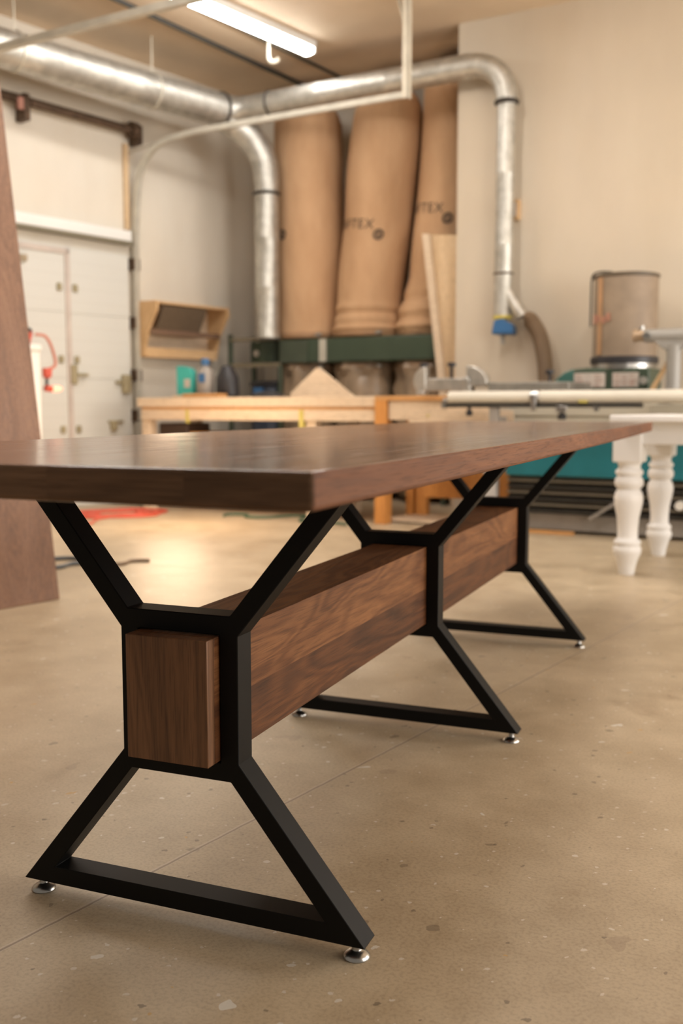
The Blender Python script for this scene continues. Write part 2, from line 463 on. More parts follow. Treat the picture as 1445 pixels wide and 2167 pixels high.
prism(b, [(p.x, p.y) for p in cp], 'z', ZC, ZC + 0.1); struct('ceiling', b, 'ceil', smooth=False)

# overhead door set against the left wall
T = Along('L', -1.76, 0.0)
door = bpy.data.objects.new('door_1', None); COL.objects.link(door); door.location = T.loc; door.rotation_euler = (0, 0, T.rz)
door['kind'] = 'structure'; door['label'] = 'white sectional overhead door with a small walk-through door in it'
for k in range(4):
    b = bm_new(); box(b, (-2.14, -0.052, k * 0.53 + 0.001), (-0.02, -0.012, k * 0.53 + 0.5295)); obj('door_section', b, 'door', door, bev=0.002)
b = bm_new(); box(b, (-2.2, -0.085, 2.23), (0.0, -0.004, 2.325)); obj('head_flashing', b, 'steel_white', door, bev=0.01)
b = bm_new(); box(b, (-2.2, -0.095, 2.205), (0.0, -0.004, 2.232)); obj('head_seal', b, plain('olive_rubber_seal', (0.20, 0.175, 0.12), 0.7), door)
# walk-through door frame
fm = plain('taupe_metal_edge', (0.50, 0.43, 0.38), 0.5)
b = bm_new(); box(b, (-0.685, -0.064, 0.0), (-0.640, -0.050, 2.10)); box(b, (-1.6, -0.064, 2.055), (-0.640, -0.050, 2.10)); obj('wicket_frame', b, fm, door)
b = bm_new(); box(b, (-1.30, -0.085, 1.955), (-1.05, -0.05, 2.005)); obj('door_closer', b, plain('tan_closer', (0.33, 0.26, 0.17), 0.5), door, bev=0.006)
hb = plain('brass_hinge', (0.34, 0.29, 0.18), 0.5, 0.2)
for z in (0.64, 1.21, 1.79):
    for x in (-0.745, -0.590):
        b = bm_new(); box(b, (x - 0.024, -0.072, z - 0.03), (x + 0.024, -0.050, z + 0.03)); obj('hinge', b, hb, door, bev=0.008)
b = bm_new(); box(b, (-0.66, -0.085, 1.01), (-0.60, -0.05, 1.17)); box(b, (-0.60, -0.10, 1.075), (-0.50, -0.07, 1.10)); obj('latch', b, hb, door, bev=0.008)
b = bm_new(); box(b, (-0.26, -0.09, 0.62), (-0.20, -0.05, 0.71)); box(b, (-0.29, -0.08, 0.69), (-0.12, -0.06, 0.71)); obj('lift_handle', b, hb, door, bev=0.008)
b = bm_new(); box(b, (-0.13, -0.10, 0.94), (-0.05, -0.05, 1.10)); box(b, (-0.20, -0.085, 1.02), (-0.10, -0.06, 1.05)); obj('slide_bolt', b, hb, door, bev=0.008)

# ================================================================== SPRING SHAFT
T = Along('L', -1.72, 0.10, 3.11)
t = thing('torsion_shaft', 'rusty torsion spring shaft on the wall above the overhead door', 'door shaft', T.loc, T.rz)
b = bm_new(); tube(b, [(-3.0, 0, 0.05), (0.06, 0, 0.05)], 0.016, 12); obj('shaft', b, 'rust', t)
b = bm_new(); tube(b, [(-2.3, 0, 0.05)] + [(-2.3 + 1.25 * k / 400, 0.030 * math.cos(k * 0.9), 0.05 + 0.030 * math.sin(k * 0.9)) for k in range(400)], 0.0085, 6); obj('spring', b, 'rust', t)
b = bm_new(); tube(b, [(-1.05, 0, 0.05), (-0.06, 0, 0.05)], 0.034, 14); obj('spring_cover', b, 'rust', t)
b = bm_new(); tube(b, [(-0.06, 0, 0.05), (0.0, 0, 0.05)], 0.070, 20); obj('cable_drum', b, 'rust', t)
for x in (-1.10, 0.02):
    b = bm_new(); box(b, (x - 0.02, -0.03, -0.10 if x < -1 else -0.06), (x + 0.03, 0.093, 0.10)); obj('bearing_plate', b, 'rust', t, bev=0.004)
b = bm_new(); box(b, (-1.18, -0.035, -0.03), (-1.13, -0.01, 0.06)); obj('warning_tag', b, plain('faded_pink_tag', (0.42, 0.20, 0.15), 0.6), t)

T = Along('L', -1.70, 0.03, 0.0)
b = bm_new(); box(b, (-0.085, 0.0, 2.34), (-0.032, 0.026, 3.06)); 
o = obj('timber_batten', b, 'pine', bev=0.004); o.location = T.loc; o.rotation_euler = (0, 0, T.rz); tag(o, 'narrow timber batten on the wall between door head and spring shaft', 'batten')

# ================================================================== DOOR TRACKS
def track(a, name, label, bend_b, end_b, hanger):
    T = Along('R', a, 0.0)
    t = thing(name, label, 'door track', T.loc, T.rz)
    pts = [T(a, 0.06, 0.0), T(a, 0.06, 1.2), T(a, 0.065, 2.1), T(a, 0.10, 2.65), T(a, 0.17, 2.87), T(a, 0.33, 3.01), T(a, 0.62, 3.066), T(a, 1.2, 3.076), T(a, end_b, 3.079)]
    pp = curve3(pts, 8)
    b = bm_new(); prev = None
    up0 = Vector((0, 1, 0))
    tube(b, pp, 0.030, 4); obj('rail', b, 'track', t, smooth=False)
    b = bm_new(); tube(b, [p + Vector((0, 0.034, 0)) for p in pp if p.z < 2.4 or True], 0.012, 6); obj('rail_flange', b, 'strut', t)
    for z in (0.35, 0.75, 1.10, 1.55, 2.05):
        q = T(a, 0.06, z); b = bm_new(); box(b, (q.x - 0.06, q.y - 0.03, z - 0.05), (q.x + 0.02, q.y + 0.045, z + 0.05)); obj('wall_bracket', b, 'rust', t, bev=0.004)
    if hanger:
        q = T(a, end_b, 3.08)
        b = bm_new(); box(b, (q.x - 0.022, q.y - 0.03, 3.05), (q.x + 0.022, q.y - 0.02, ZC)); box(b, (q.x + 0.014, q.y - 0.03, 3.05), (q.x + 0.022, q.y + 0.03, ZC)); obj('hanger', b, 'strut', t)
        b = bm_new(); beam(b, (q.x, q.y + 0.005, 3.5), (q.x - 0.085, q.y + 0.03, ZC), 0.035, 0.006); obj('brace', b, 'strut', t)
        b = bm_new(); q2 = T(a, 0.03, 3.0); beam(b, T(a, 0.02, 2.99), T(a, 0.55, 3.07), 0.03, 0.006); obj('tie_bar', b, 'track', t)
    return t
track(-1.72, 'door_track', 'curved steel overhead door track running out to a ceiling hanger before the filter bags', 0.1, 2.668, True)
track(-3.885, 'door_track', 'straight overhead door track crossing under the near end of the thick duct', 0.1, 3.4, False)

# ================================================================== CEILING
def fixture(a0, a1, bb, label, lens='tube_glow'):
    T = Along('L', (a0 + a1) / 2, bb, ZC)
    t = thing('fluorescent_light', label, 'ceiling light', T.loc, T.rz)
    L = (a1 - a0) / 2
    b = bm_new(); box(b, (-L, -0.075, -0.055), (L, 0.075, 0.0)); obj('housing', b, 'steel_white', t, bev=0.006)
    b = bm_new(); prism(b, [(-0.055, -0.055), (0.055, -0.055), (0.048, -0.088), (0.024, -0.100), (-0.024, -0.100), (-0.048, -0.088)], 'x', -L + 0.012, L - 0.012); obj('diffuser', b, lens, t)
    for s in (-1, 1):
        b = bm_new(); box(b, (s * L - 0.011, -0.060, -0.098), (s * L + 0.011, 0.060, -0.054)); obj('end_cap', b, 'steel_white', t, bev=0.004)
    return t
fixture(-3.69, -1.235, 1.475, 'lit fluorescent ceiling light above the thick duct junction')
fixture(-4.4, -2.35, 3.4, 'lit fluorescent ceiling light over the floor before the workbench', 'tube_bright')
fixture(-6.6, -4.55, 3.4, 'lit fluorescent ceiling light over the leaning walnut slab', 'tube_bright')
fixture(-5.2, -3.1, 5.4, 'lit fluorescent ceiling light over the white table', 'tube_bright')

def pipe_thing(name, label, cat, pts, r, mat, seg=12):
    base = Vector(pts[0]); b = bm_new(); tube(b, [Vector(p) - base for p in pts], r, seg)
    o = obj(name, b, mat); o.location = base; return tag(o, label, cat)
t1 = [RP(-4.2, 1.08, ZC - 0.018), RP(-2.76, 0.96, ZC - 0.018), RP(-0.675, 0.782, ZC - 0.018), RP(0.0, 0.72, ZC - 0.018)]
pipe_thing('ceiling_conduit', 'dark ceiling conduit farther from the lit tube, over the thick duct', 'conduit', t1, 0.018, 'conduit')
t2 = [RP(-4.2, 1.45, ZC - 0.016), RP(-2.528, 1.327, ZC - 0.016), RP(-0.54, 1.175, ZC - 0.016), RP(0.0, 1.13, ZC - 0.016)]
pipe_thing('ceiling_conduit', 'dark ceiling conduit running right beside the lit fluorescent tube', 'conduit', t2, 0.013, 'conduit')
q = RP(-1.53, 1.31, 0)
t = thing('ceiling_hook', 'small white hook bracket hanging from the ceiling by the light end', 'hook', (q.x, q.y, ZC))
b = bm_new(); box(b, (-0.025, -0.025, -0.012), (0.025, 0.025, 0)); tube(b, [(0, 0, 0), (0, 0, -0.17)], 0.012, 10); obj('stem', b, 'strut', t)
b = bm_new(); tube(b, curve3([(0, 0, -0.16), (0.02, 0.0, -0.20), (0.07, 0, -0.205), (0.09, 0, -0.185)], 6), 0.016, 10); obj('hook_arm', b, 'strut', t)

# ================================================================== DUCTS
def seam_tube(bm, p0, p1, r, n, seg=28):
    """duct with raised crimp seams every so often"""
    p0, p1 = Vector(p0), Vector(p1); pts = []; rs = []
    for i in range(n):
        for f, k in ((0.0, 1.0), (0.93, 1.0), (0.95, 1.025), (0.98, 1.025)):
            pts.append(p0.lerp(p1, (i + f) / n)); rs.append(r * k)
    pts.append(p1); rs.append(r)
    tube(bm, pts, rs, seg)
ZT = 3.355
T0 = RP(-5.6, 0.30, ZT); T1 = RP(-1.27, 0.615, ZT)
t = thing('trunk_duct', 'thick galvanized duct running along the left wall under the ceiling', 'duct', T0)
b = bm_new(); seam_tube(b, (0, 0, 0), T1 - T0, 0.135, 5); obj('pipe', b, 'galv', t)
dirT = (T1 - T0).normalized()
b = bm_new(); ring(b, T1 - T0 - dirT * 0.02, dirT, 0.140, 0.015); obj('clamp_band', b, 'dark_band', t)
for a_ in (-3.2, -2.0):
    q = T0.lerp(T1, (a_ + 5.6) / 4.33) - T0
    b = bm_new(); ring(b, q, dirT, 0.139, 0.006); tube(b, [q + Vector((0, 0, 0.135)), Vector((q.x, q.y, ZC - ZT))], 0.006, 8); obj('hanger_strap', b, 'strut', t)
# wye + branch along the back
Bs = RP(-1.15, 0.80, 3.385); Be = RP(-1.15, 2.84, 3.392)
t = thing('branch_duct', 'thinner galvanized duct crossing before the filter bags and dropping down the back wall', 'duct', Bs)
def lo(p): return Vector(p) - Bs
b = bm_new(); tube(b, [lo(T1 - dirT * 0.01), lo(T1 + dirT * 0.04), lo(RP(-1.17, 0.70, 3.37)), lo(Bs), lo(RP(-1.15, 0.9, 3.386))], [0.133, 0.128, 0.11, 0.098, 0.094], 28); obj('wye_fitting', b, 'galv', t)
b = bm_new(); seam_tube(b, lo(RP(-1.15, 0.88, 3.386)), lo(Be), 0.094, 3); obj('pipe', b, 'galv', t)
ev = [lo(RP(-1.15, 2.80, 3.392)), lo(RP(-1.15, 2.90, 3.388)), lo(RP(-1.15, 3.02, 3.345)), lo(RP(-1.15, 3.105, 3.255)), lo(RP(-1.15, 3.14, 3.13)), lo(RP(-1.15, 3.142, 3.06))]
b = bm_new(); pp = curve3(ev, 5); tube(b, pp, [0.093 - 0.018 * i / (len(pp) - 1) for i in range(len(pp))], 28); obj('elbow', b, 'galv', t)
b = bm_new(); seam_tube(b, lo(RP(-1.15, 3.142, 3.08)), lo(RP(-1.15, 3.136, 1.49)), 0.069, 3); obj('drop_pipe', b, 'galv', t)
b = bm_new(); ring(b, lo(RP(-1.15, 3.142, 3.085)), (0, 0, 1), 0.077, 0.018); obj('clamp_band', b, 'dark_band', t)
b = bm_new(); ring(b, lo(RP(-1.15, 1.02, 3.386)), E2, 0.097, 0.010); obj('clamp_band', b, 'dark_band', t)
b = bm_new(); ring(b, lo(RP(-1.15, 3.137, 1.83)), (0, 0, 1), 0.071, 0.008); obj('clamp_band', b, 'rust', t)
b = bm_new(); pp = curve3([lo(RP(-1.15, 3.14, 1.76)), lo(RP(-1.15, 3.19, 1.66)), lo(RP(-1.15, 3.30, 1.50))], 6); tube(b, pp, 0.048, 20); obj('side_branch', b, 'galv', t)
b = bm_new(); q = lo(RP(-1.15, 3.137, 1.46)); tube(b, [q + Vector((0, 0, 0.03)), q + Vector((0, 0, 0.055))], 0.074, 24); obj('tape_band', b, 'yellow', t)
b = bm_new(); q = lo(RP(-1.15, 3.145, 1.42)); prism(b, [(q.x - 0.08, -0.045 + q.z), (q.x + 0.09, -0.05 + q.z), (q.x + 0.085, 0.02 + q.z), (q.x + 0.0, 0.07 + q.z), (q.x - 0.06, 0.06 + q.z)], 'y', q.y - 0.07, q.y + 0.07); obj('end_cap', b, 'blue', t, bev=0.012)
b = bm_new(); box(b, (q.x - 0.02, q.y - 0.01, q.z - 0.12), (q.x + 0.01, q.y + 0.01, q.z - 0.04)); obj('gate_tab', b, 'cast', t)
# vertical drop to the collector
q0 = RP(-0.95, 0.812, 1.43)
t = thing('drop_duct', 'galvanized duct elbow and upright pipe beside the first filter bag', 'duct', q0)
def lo2(p): return Vector(p) - q0
pp = curve3([lo2(RP(-1.22, 0.60, 3.32)), lo2(RP(-1.12, 0.63, 3.26)), lo2(RP(-1.02, 0.72, 3.15)), lo2(RP(-0.96, 0.79, 2.98)), lo2(RP(-0.95, 0.812, 2.80)), lo2(RP(-0.95, 0.812, 2.70))], 5)
b = bm_new(); tube(b, pp, [0.128 - 0.02 * i / (len(pp) - 1) for i in range(len(pp))], 28); obj('elbow', b, 'galv', t)
b = bm_new(); seam_tube(b, lo2(RP(-0.95, 0.812, 2.72)), (0, 0, 0), 0.107, 3); obj('pipe', b, 'galv', t)
b = bm_new(); ring(b, lo2(RP(-0.95, 0.812, 2.69)), (0, 0, 1), 0.110, 0.014); obj('clamp_band', b, 'dark_band', t)
b = bm_new(); ring(b, lo2(RP(-1.12, 0.63, 3.255)), (0.3, -0.2, -0.9), 0.126, 0.016); obj('clamp_band', b, 'dark_band', t)
# flexible hose
h0 = RP(-1.15, 3.325, 1.475)
pp = curve3([h0, RP(-1.15, 3.36, 1.47), RP(-1.15, 3.43, 1.36), RP(-1.15, 3.475, 1.18), RP(-1.15, 3.49, 0.98), RP(-1.15, 3.50, 0.70), RP(-1.16, 3.52, 0.35), RP(-1.22, 3.60, 0.07)], 22)
b = bm_new(); tube(b, [p - h0 for p in pp], [0.056 + (0.005 if i % 2 else 0) for i in range(len(pp))], 20)
o = obj('flexible_hose', b, 'hose'); o.location = h0; tag(o, 'ribbed brown flexible hose bending down the back wall beside the blue cap', 'hose')
# outlet box
q = RP(-0.994, 3.147, 2.32)
t = thing('outlet_box', 'small wooden electrical box on the back wall beside the upright pipe', 'outlet box', q, AR)
b = bm_new(); box(b, (-0.04, -0.05, -0.075), (0.04, -0.001, 0.075)); obj('backing', b, 'shelf_ply', t, bev=0.004)
b = bm_new(); box(b, (-0.025, -0.062, -0.05), (0.025, -0.05, 0.05)); obj('plate', b, 'label', t, bev=0.003)

# ================================================================== DUST COLLECTOR
T = Along('R', -0.82, 0.0)
dc = thing('dust_collector', 'large green dust collector with three tall tan filter bags in the alcove', 'dust collector', T.loc, T.rz)
V0 = (cam.location - RP(-0.5, 1.5, 0)); V0.z = 0; V0 = V0.normalized()
FA = math.atan2(V0.y, V0.x) - AR                 # facing angle in the collector's own axes
def bag_shape(cz, r0, folds, lump, seedv):
    """centre line cz: list of (z, b); returns rings"""
    def cen(z):
        for (z0, b0), (z1, b1) in zip(cz, cz[1:]):
            if z <= z1:
                u = (z - z0) / (z1 - z0); u = max(0, u); u = u * u * (3 - 2 * u) * 0.5 + u * 0.5
                return b0 + (b1 - b0) * u
        return cz[-1][1]
    z0, z1 = cz[0][0], cz[-1][0]
    rnd = random.Random(seedv); ph = [rnd.uniform(0, 6.28) for _ in range(8)]
    def rad(z):
        r = r0 * (1 + 0.012 * math.sin(3.1 * z + ph[0]) + 0.010 * math.sin(7 * z + ph[1]))
        if z > z1 - 0.22: r *= 1 - 0.30 * ((z - z1 + 0.22) / 0.22) ** 2.5
        if z < z0 + 0.03: r *= 0.985
        for fz, w, amt in folds:
            r += amt * math.exp(-((z - fz) / w) ** 2)
        return r
    def off(z, th):
        return lump * (math.sin(2 * th + 2.2 * z + ph[2]) + 0.6 * math.sin(3 * th - 3.3 * z + ph[3])) + 0.6 * lump * math.exp(-((z - z0) / 0.22) ** 2) * math.sin(9 * th + ph[4] + 14 * z)
    return cen, rad, off, z0, z1
BA = {'a': -0.5}
def bag_mesh(cen, rad, off, z0, z1, seg=48, n=90):
    bm = bm_new(); rings = []
    for i in range(n + 1):
        z = z0 + (z1 - z0) * i / n; c = T(BA['a'], cen(z), z)
        rings.append([bm.verts.new((c.x + (rad(z) + off(z, k * 2 * math.pi / seg)) * math.cos(k * 2 * math.pi / seg), c.y + (rad(z) + off(z, k * 2 * math.pi / seg)) * math.sin(k * 2 * math.pi / seg), z)) for k in range(seg)])
    for A, B in zip(rings, rings[1:]):
        for k in range(seg): bm.faces.new((A[k], A[(k + 1) % seg], B[(k + 1) % seg], B[k]))
    bm.faces.new(list(reversed(rings[0]))); bm.faces.new(rings[-1])
    return bm
def letters(body, size):
    cu = bpy.data.curves.new('lettering', 'FONT'); cu.body = body; cu.size = size; cu.align_x = 'LEFT'; cu.space_character = 1.12
    o = bpy.data.objects.new('lettering', cu); COL.objects.link(o)
    dg = bpy.context.evaluated_depsgraph_get(); dg.update()
    me = bpy.data.meshes.new_from_object(o.evaluated_get(dg)); bpy.data.objects.remove(o)
    bm = bmesh.new(); bm.from_mesh(me); bpy.data.meshes.remove(me)
    bmesh.ops.triangulate(bm, faces=bm.faces)
    for _ in range(2): bmesh.ops.subdivide_edges(bm, edges=[e for e in bm.edges if e.calc_length() > size * 0.12], cuts=1)
    return bm
def wrap(bm, shape, ang0, zt, slope=0.0):
    cen, rad, off, z0, z1 = shape
    for v in bm.verts:
        z = zt + v.co.y + slope * v.co.x; th = FA + ang0 + v.co.x / rad(z)
        r = rad(z) + off(z, th) + 0.004; c = T(BA['a'], cen(z), z)
        v.co = Vector((c.x + r * math.cos(th), c.y + r * math.sin(th), z))
    return bm
def disc_logo(r, r2):
    bm = bm_new(); n = 28
    for k in range(n):
        a0, a1 = k * 2 * math.pi / n, (k + 1) * 2 * math.pi / n
        bm.faces.new([bm.verts.new(p) for p in ((r2 * math.cos(a0), r2 * math.sin(a0), 0), (r * math.cos(a0), r * math.sin(a0), 0), (r * math.cos(a1), r * math.sin(a1), 0), (r2 * math.cos(a1), r2 * math.sin(a1), 0))])
    for s in (-1, 1):
        d = r2 * 0.62
        bm.faces.new([bm.verts.new(p) for p in ((-d, s * d - 0.008, 0), (-d + 0.012, s * d + 0.006, 0), (d, -s * d + 0.008, 0), (d - 0.012, -s * d - 0.006, 0))])
    return bm
bags = [
    ([(1.44, 0.905), (1.9, 0.915), (2.6, 0.925), (3.52, 0.905)], 0.310, [(1.49, 0.03, 0.004)], 0.004, 1, 2.355, -0.84),
    ([(1.44, 1.515), (1.8, 1.545), (2.6, 1.650), (3.50, 1.735)], 0.300, [(1.505, 0.025, 0.030), (1.585, 0.030, 0.016), (1.69, 0.030, 0.012), (1.64, 0.015, -0.008)], 0.006, 2, 2.285, 0.02),
    ([(1.44, 2.060), (1.72, 2.110), (1.95, 2.190), (2.6, 2.250), (3.68, 2.305)], 0.272, [(1.52, 0.035, 0.034), (1.65, 0.04, 0.030), (1.75, 0.03, -0.016)], 0.006, 3, 2.385, -0.10),
]
for cz, r0, folds, lump, sd, zt, ang in bags:
    BA['a'] = -0.40 if sd == 3 else -0.5
    sh = bag_shape(cz, r0, folds, lump, sd)
    bg = obj('filter_bag', bag_mesh(*sh), 'canvas', dc)
    lm = wrap(disc_logo(0.046, 0.026), sh, ang + 0.02, zt, 0.0); obj('round_emblem', lm, 'ink', bg, smooth=False)
    tx = letters('CRAFTEX', 0.115); w = max(v.co.x for v in tx.verts)
    for v in tx.verts: v.co.x -= w
    obj('lettering', wrap(tx, sh, ang - 0.14, zt + 0.045, -0.10), 'ink', bg, smooth=False)
    c = T(BA['a'], cz[0][1], 0)
    b = bm_new(); lathe(b, [(r0 + 0.006, 1.445), (r0 + 0.010, 1.452), (r0 + 0.010, 1.482), (r0 + 0.006, 1.489)], 48, (c.x, c.y, 0)); obj('band_clamp', b, plain('tan_strap', (0.36, 0.21, 0.11), 0.7), bg)
    b = bm_new(); q = Vector((c.x + (r0 + 0.012) * math.cos(FA + 0.3), c.y + (r0 + 0.012) * math.sin(FA + 0.3), 1.467)); box(b, (q.x - 0.035, q.y - 0.012, 1.455), (q.x + 0.035, q.y + 0.012, 1.48)); obj('buckle', b, 'chrome', bg, bev=0.003)
# green header box and collars
b = bm_new(); p0 = T(-0.82, 0.84, 1.215); p1 = T(-0.22, 2.50, 1.40)
box(b, (p0.x, p0.y, 1.215), (p1.x, p0.y + 0.60, 1.425)); obj('header_box', b, 'green', dc, bev=0.012)
b = bm_new(); box(b, (p0.x + 0.42, p0.y - 0.012, 1.222), (p0.x + 0.49, p0.y, 1.42)); obj('joint_plate', b, 'beige_metal', dc)
b = bm_new(); box(b, (p0.x + 0.0, p0.y - 0.010, 1.222), (p0.x + 0.30, p0.y, 1.418)); obj('side_plate', b, 'green2', dc)
for k, bb in enumerate((0.93, 1.52, 2.13)):
    c = T(-0.5, bb, 0); rr = 0.275
    pr = [(rr * 0.86, 0.05), (rr, 0.12), (rr * 1.04, 0.45), (rr * 1.02, 0.80), (rr * 1.08, 0.98), (rr * 0.98, 1.09), (rr * 1.07, 1.16), (rr * 1.0, 1.20), (rr, 1.225)]
    b = bm_new(); lathe(b, pr, 40, (c.x, c.y, 0))
    for v in b.verts:
        th = math.atan2(v.co.y - c.y, v.co.x - c.x); f = 0.014 * math.sin(7 * th + 11 * v.co.z + k) + 0.009 * math.sin(15 * th - 23 * v.co.z)
        v.co.x += f * math.cos(th); v.co.y += f * math.sin(th)
    lb = obj('collection_bag', b, 'poly', dc)
    b = bm_new(); lathe(b, [(rr + 0.004, 1.155), (rr + 0.012, 1.165), (rr + 0.012, 1.195), (rr + 0.004, 1.205)], 40, (c.x, c.y, 0)); obj('band_clamp', b, plain('brown_strap', (0.26, 0.17, 0.10), 0.6), lb)
    b = bm_new(); q = Vector((c.x + (rr + 0.014) * math.cos(FA + 0.35), c.y + (rr + 0.014) * math.sin(FA + 0.35), 0)); box(b, (q.x - 0.03, q.y - 0.012, 1.167), (q.x + 0.03, q.y + 0.012, 1.195)); obj('buckle', b, 'chrome', lb, bev=0.003)
# blower and its stand
b = bm_new(); c = T(-0.52, 0.55, 0); tube(b, [(c.x, c.y, 1.23), (c.x, c.y, 1.42)], 0.235, 36); obj('blower_housing', b, 'green', dc, bev=0.008)
b = bm_new(); tube(b, [(c.x, c.y, 1.42), (c.x, c.y, 1.445)], 0.15, 30); obj('inlet_collar', b, 'dark_band', dc)
b = bm_new(); tube(b, [(c.x - 0.05, c.y - 0.234, 1.315), (c.x - 0.05, c.y - 0.246, 1.315)], 0.03, 16); obj('badge', b, 'cast', dc)
fr = plain('olive_stand_steel', (0.20, 0.165, 0.105), 0.5)
fx0, fx1 = T(-0.82, 0.29, 0).x, T(-0.82, 0.845, 0).x; fy = T(-0.82, 0.29, 0).y
b = bm_new(); box(b, (fx0, fy - 0.02, 1.425), (fx1, fy + 0.02, 1.455)); obj('top_rail', b, fr, dc, bev=0.004)
b = bm_new(); box(b, (fx0, fy - 0.02, 1.185), (fx1, fy + 0.02, 1.225)); obj('middle_rail', b, fr, dc, bev=0.004)
for x in (fx0, fx1):
    b = bm_new(); box(b, (x - 0.018, fy - 0.02, 0.0), (x + 0.018, fy + 0.02, 1.49 if x == fx0 else 1.2)); obj('leg', b, 'green2', dc, bev=0.004)
b = bm_new(); box(b, (fx0 - 0.018, fy + 0.36, 0.0), (fx0 + 0.018, fy + 0.40, 1.49)); obj('leg', b, 'green2', dc, bev=0.004)
b = bm_new(); x = T(-0.82, 2.46, 0).x; box(b, (x - 0.02, fy + 0.0, 0.0), (x + 0.02, fy + 0.05, 1.22)); obj('leg', b, 'green2', dc, bev=0.004)
# drums below the blower
q = RP(-0.66, 0.62, 0)
t = thing('plastic_drum', 'navy plastic drum standing under the blower of the dust collector', 'drum', q, AR)
b = bm_new(); lathe(b, [(0.17, 0), (0.19, 0.02), (0.19, 0.35), (0.197, 0.37), (0.197, 0.40), (0.19, 0.42), (0.19, 0.98), (0.18, 1.02)], 32); obj('body', b, 'navy', t)
b = bm_new(); lathe(b, [(0.198, 1.01), (0.204, 1.02), (0.204, 1.05), (0.19, 1.06)], 32); obj('lid', b, 'black_plastic', t)
b = bm_new(); box(b, (-0.07, -0.196, 0.80), (0.03, -0.17, 1.0)); obj('label_patch', b, 'blue', t)

# ================================================================== WALL SHELF
T = Along('L', -1.235, 0.0, 1.26)
t = thing('wall_bin', 'open plywood bin with slanted front fixed to the wall above the bench', 'wall shelf', T.loc, T.rz)
prof = [(0.004, 1.262), (0.004, 1.742), (0.285, 1.735), (0.297, 1.66), (0.175, 1.475), (0.118, 1.262)]
for a_ in (-1.67, -0.80):
    b = bm_new(); s = -1 if a_ < -1 else 1
    prism(b, [(-SD * bb, z - 1.26) for bb, z in prof], 'x', a_ + 1.235 - 0.012, a_ + 1.235 + 0.012); obj('side_panel', b, 'shelf_ply', t, bev=0.002)
b = bm_new(); box(b, (-0.423, -0.018, 0.004), (0.423, -0.004, 0.47)); obj('back_panel', b, 'light_wood', t)
b = bm_new(); box(b, (-0.423, -0.285, 0.452), (0.423, -0.018, 0.472)); obj('top_panel', b, 'shelf_ply', t)
b = bm_new(); box(b, (-0.423, -0.118, 0.0), (0.423, -0.018, 0.018)); box(b, (-0.423, -0.130, 0.0), (0.423, -0.116, 0.085)); obj('bottom_rail', b, 'shelf_ply', t)
b = bm_new(); box(b, (-0.423, -0.185, 0.195), (0.423, -0.150, 0.240)); obj('front_bar', b, plain('brown_hardwood_bar', (0.18, 0.105, 0.065), 0.5), t)
T = Along('L', -1.36, 0.2, 1.5)
b = bm_new(); beam(b, (0, 0.022, 0.004), (0, -0.075, 0.196), 0.52, 0.022, up=(0, -1, 0.2))
o = obj('abrasive_sheet', b, 'brown_sheet', bev=0.003); o.location = T.loc; o.rotation_euler = (0, 0, T.rz); tag(o, 'dark brown rough sheet slanting inside the plywood wall bin', 'sheet')

# ================================================================== WORKBENCH
T = Along('R', -2.25, 0.585)
wb = thing('workbench', 'long pale wooden workbench along the far side with a deep front apron', 'workbench', T.loc, T.rz)
LB = 2.19
b = bm_new(); box(b, (0, 0, 0.826), (LB, 0.72, 0.898)); obj('bench_top', b, 'light_wood', wb, bev=0.004)
b = bm_new(); box(b, (0.04, 0.012, 0.802), (LB, 0.05, 0.824)); obj('front_rail', b, 'amber_edge', wb)
b = bm_new(); box(b, (0.04, 0.004, 0.722), (LB, 0.04, 0.802)); obj('apron', b, 'light_wood', wb, bev=0.003)
for x, y in ((0.03, 0.02), (1.60, 0.02), (0.03, 0.63), (1.60, 0.63)):
    b = bm_new(); box(b, (x, y, 0), (x + 0.085, y + 0.085, 0.826 if y > 0.1 else 0.722)); obj('leg', b, 'light_wood', wb, bev=0.004)
b = bm_new(); box(b, (0.03, 0.06, 0.20), (LB - 0.1, 0.66, 0.225)); obj('lower_shelf', b, 'amber_edge', wb)
b = bm_new(); box(b, (0.5, -0.002, 0.70), (0.525, 0.02, 0.80)); obj('latch', b, 'yellow', wb)
b = bm_new(); box(b, (1.555, -0.004, 0.665), (1.59, 0.03, 0.80)); obj('latch', b, 'yellow', wb)
def onb(name, label, cat, x, y, z, bm, mat, rz=0.0, bev=0.003):
    o = obj(name, bm, mat, bev=bev); m = Matrix.Translation(T.loc) @ Matrix.Rotation(AR, 4, 'Z')
    o.location = m @ Vector((x, y, z)); o.rotation_euler = (0, 0, AR + rz); return tag(o, label, cat)
# things on the bench
ZB = 0.8985
b = bm_new(); box(b, (0, 0, 0), (0.37, 0.16, 0.022)); onb('plank', 'flat pale plank lying on the bench under the turquoise carton', 'plank', 0.17, 0.24, ZB, b, 'light_wood')
b = bm_new(); box(b, (0, 0, 0), (0.36, 0.11, 0.03)); onb('wood_block', 'amber wood block on the front edge of the bench below the grey jug', 'wood block', 0.42, 0.06, ZB, b, 'amber_edge')
t = thing('carton', 'turquoise carton with a slanted top standing on the bench', 'carton', Matrix.Translation(T.loc) @ Matrix.Rotation(AR, 4, 'Z') @ Vector((0.29, 0.28, ZB + 0.022)), AR)
b = bm_new(); prism(b, [(-0.08, 0), (0.08, 0), (0.08, 0.17), (0.05, 0.215), (-0.03, 0.235), (-0.08, 0.235)], 'y', -0.03, 0.04); obj('body', b, 'aqua', t, bev=0.004)
b = bm_new(); box(b, (0.0, -0.033, 0.06), (0.06, -0.0295, 0.13)); obj('label_patch', b, 'label', t)
t = thing('jug', 'cloudy grey jug with a blue cap standing on the bench', 'jug', Matrix.Translation(T.loc) @ Matrix.Rotation(AR, 4, 'Z') @ Vector((0.475, 0.29, ZB + 0.022)), AR)
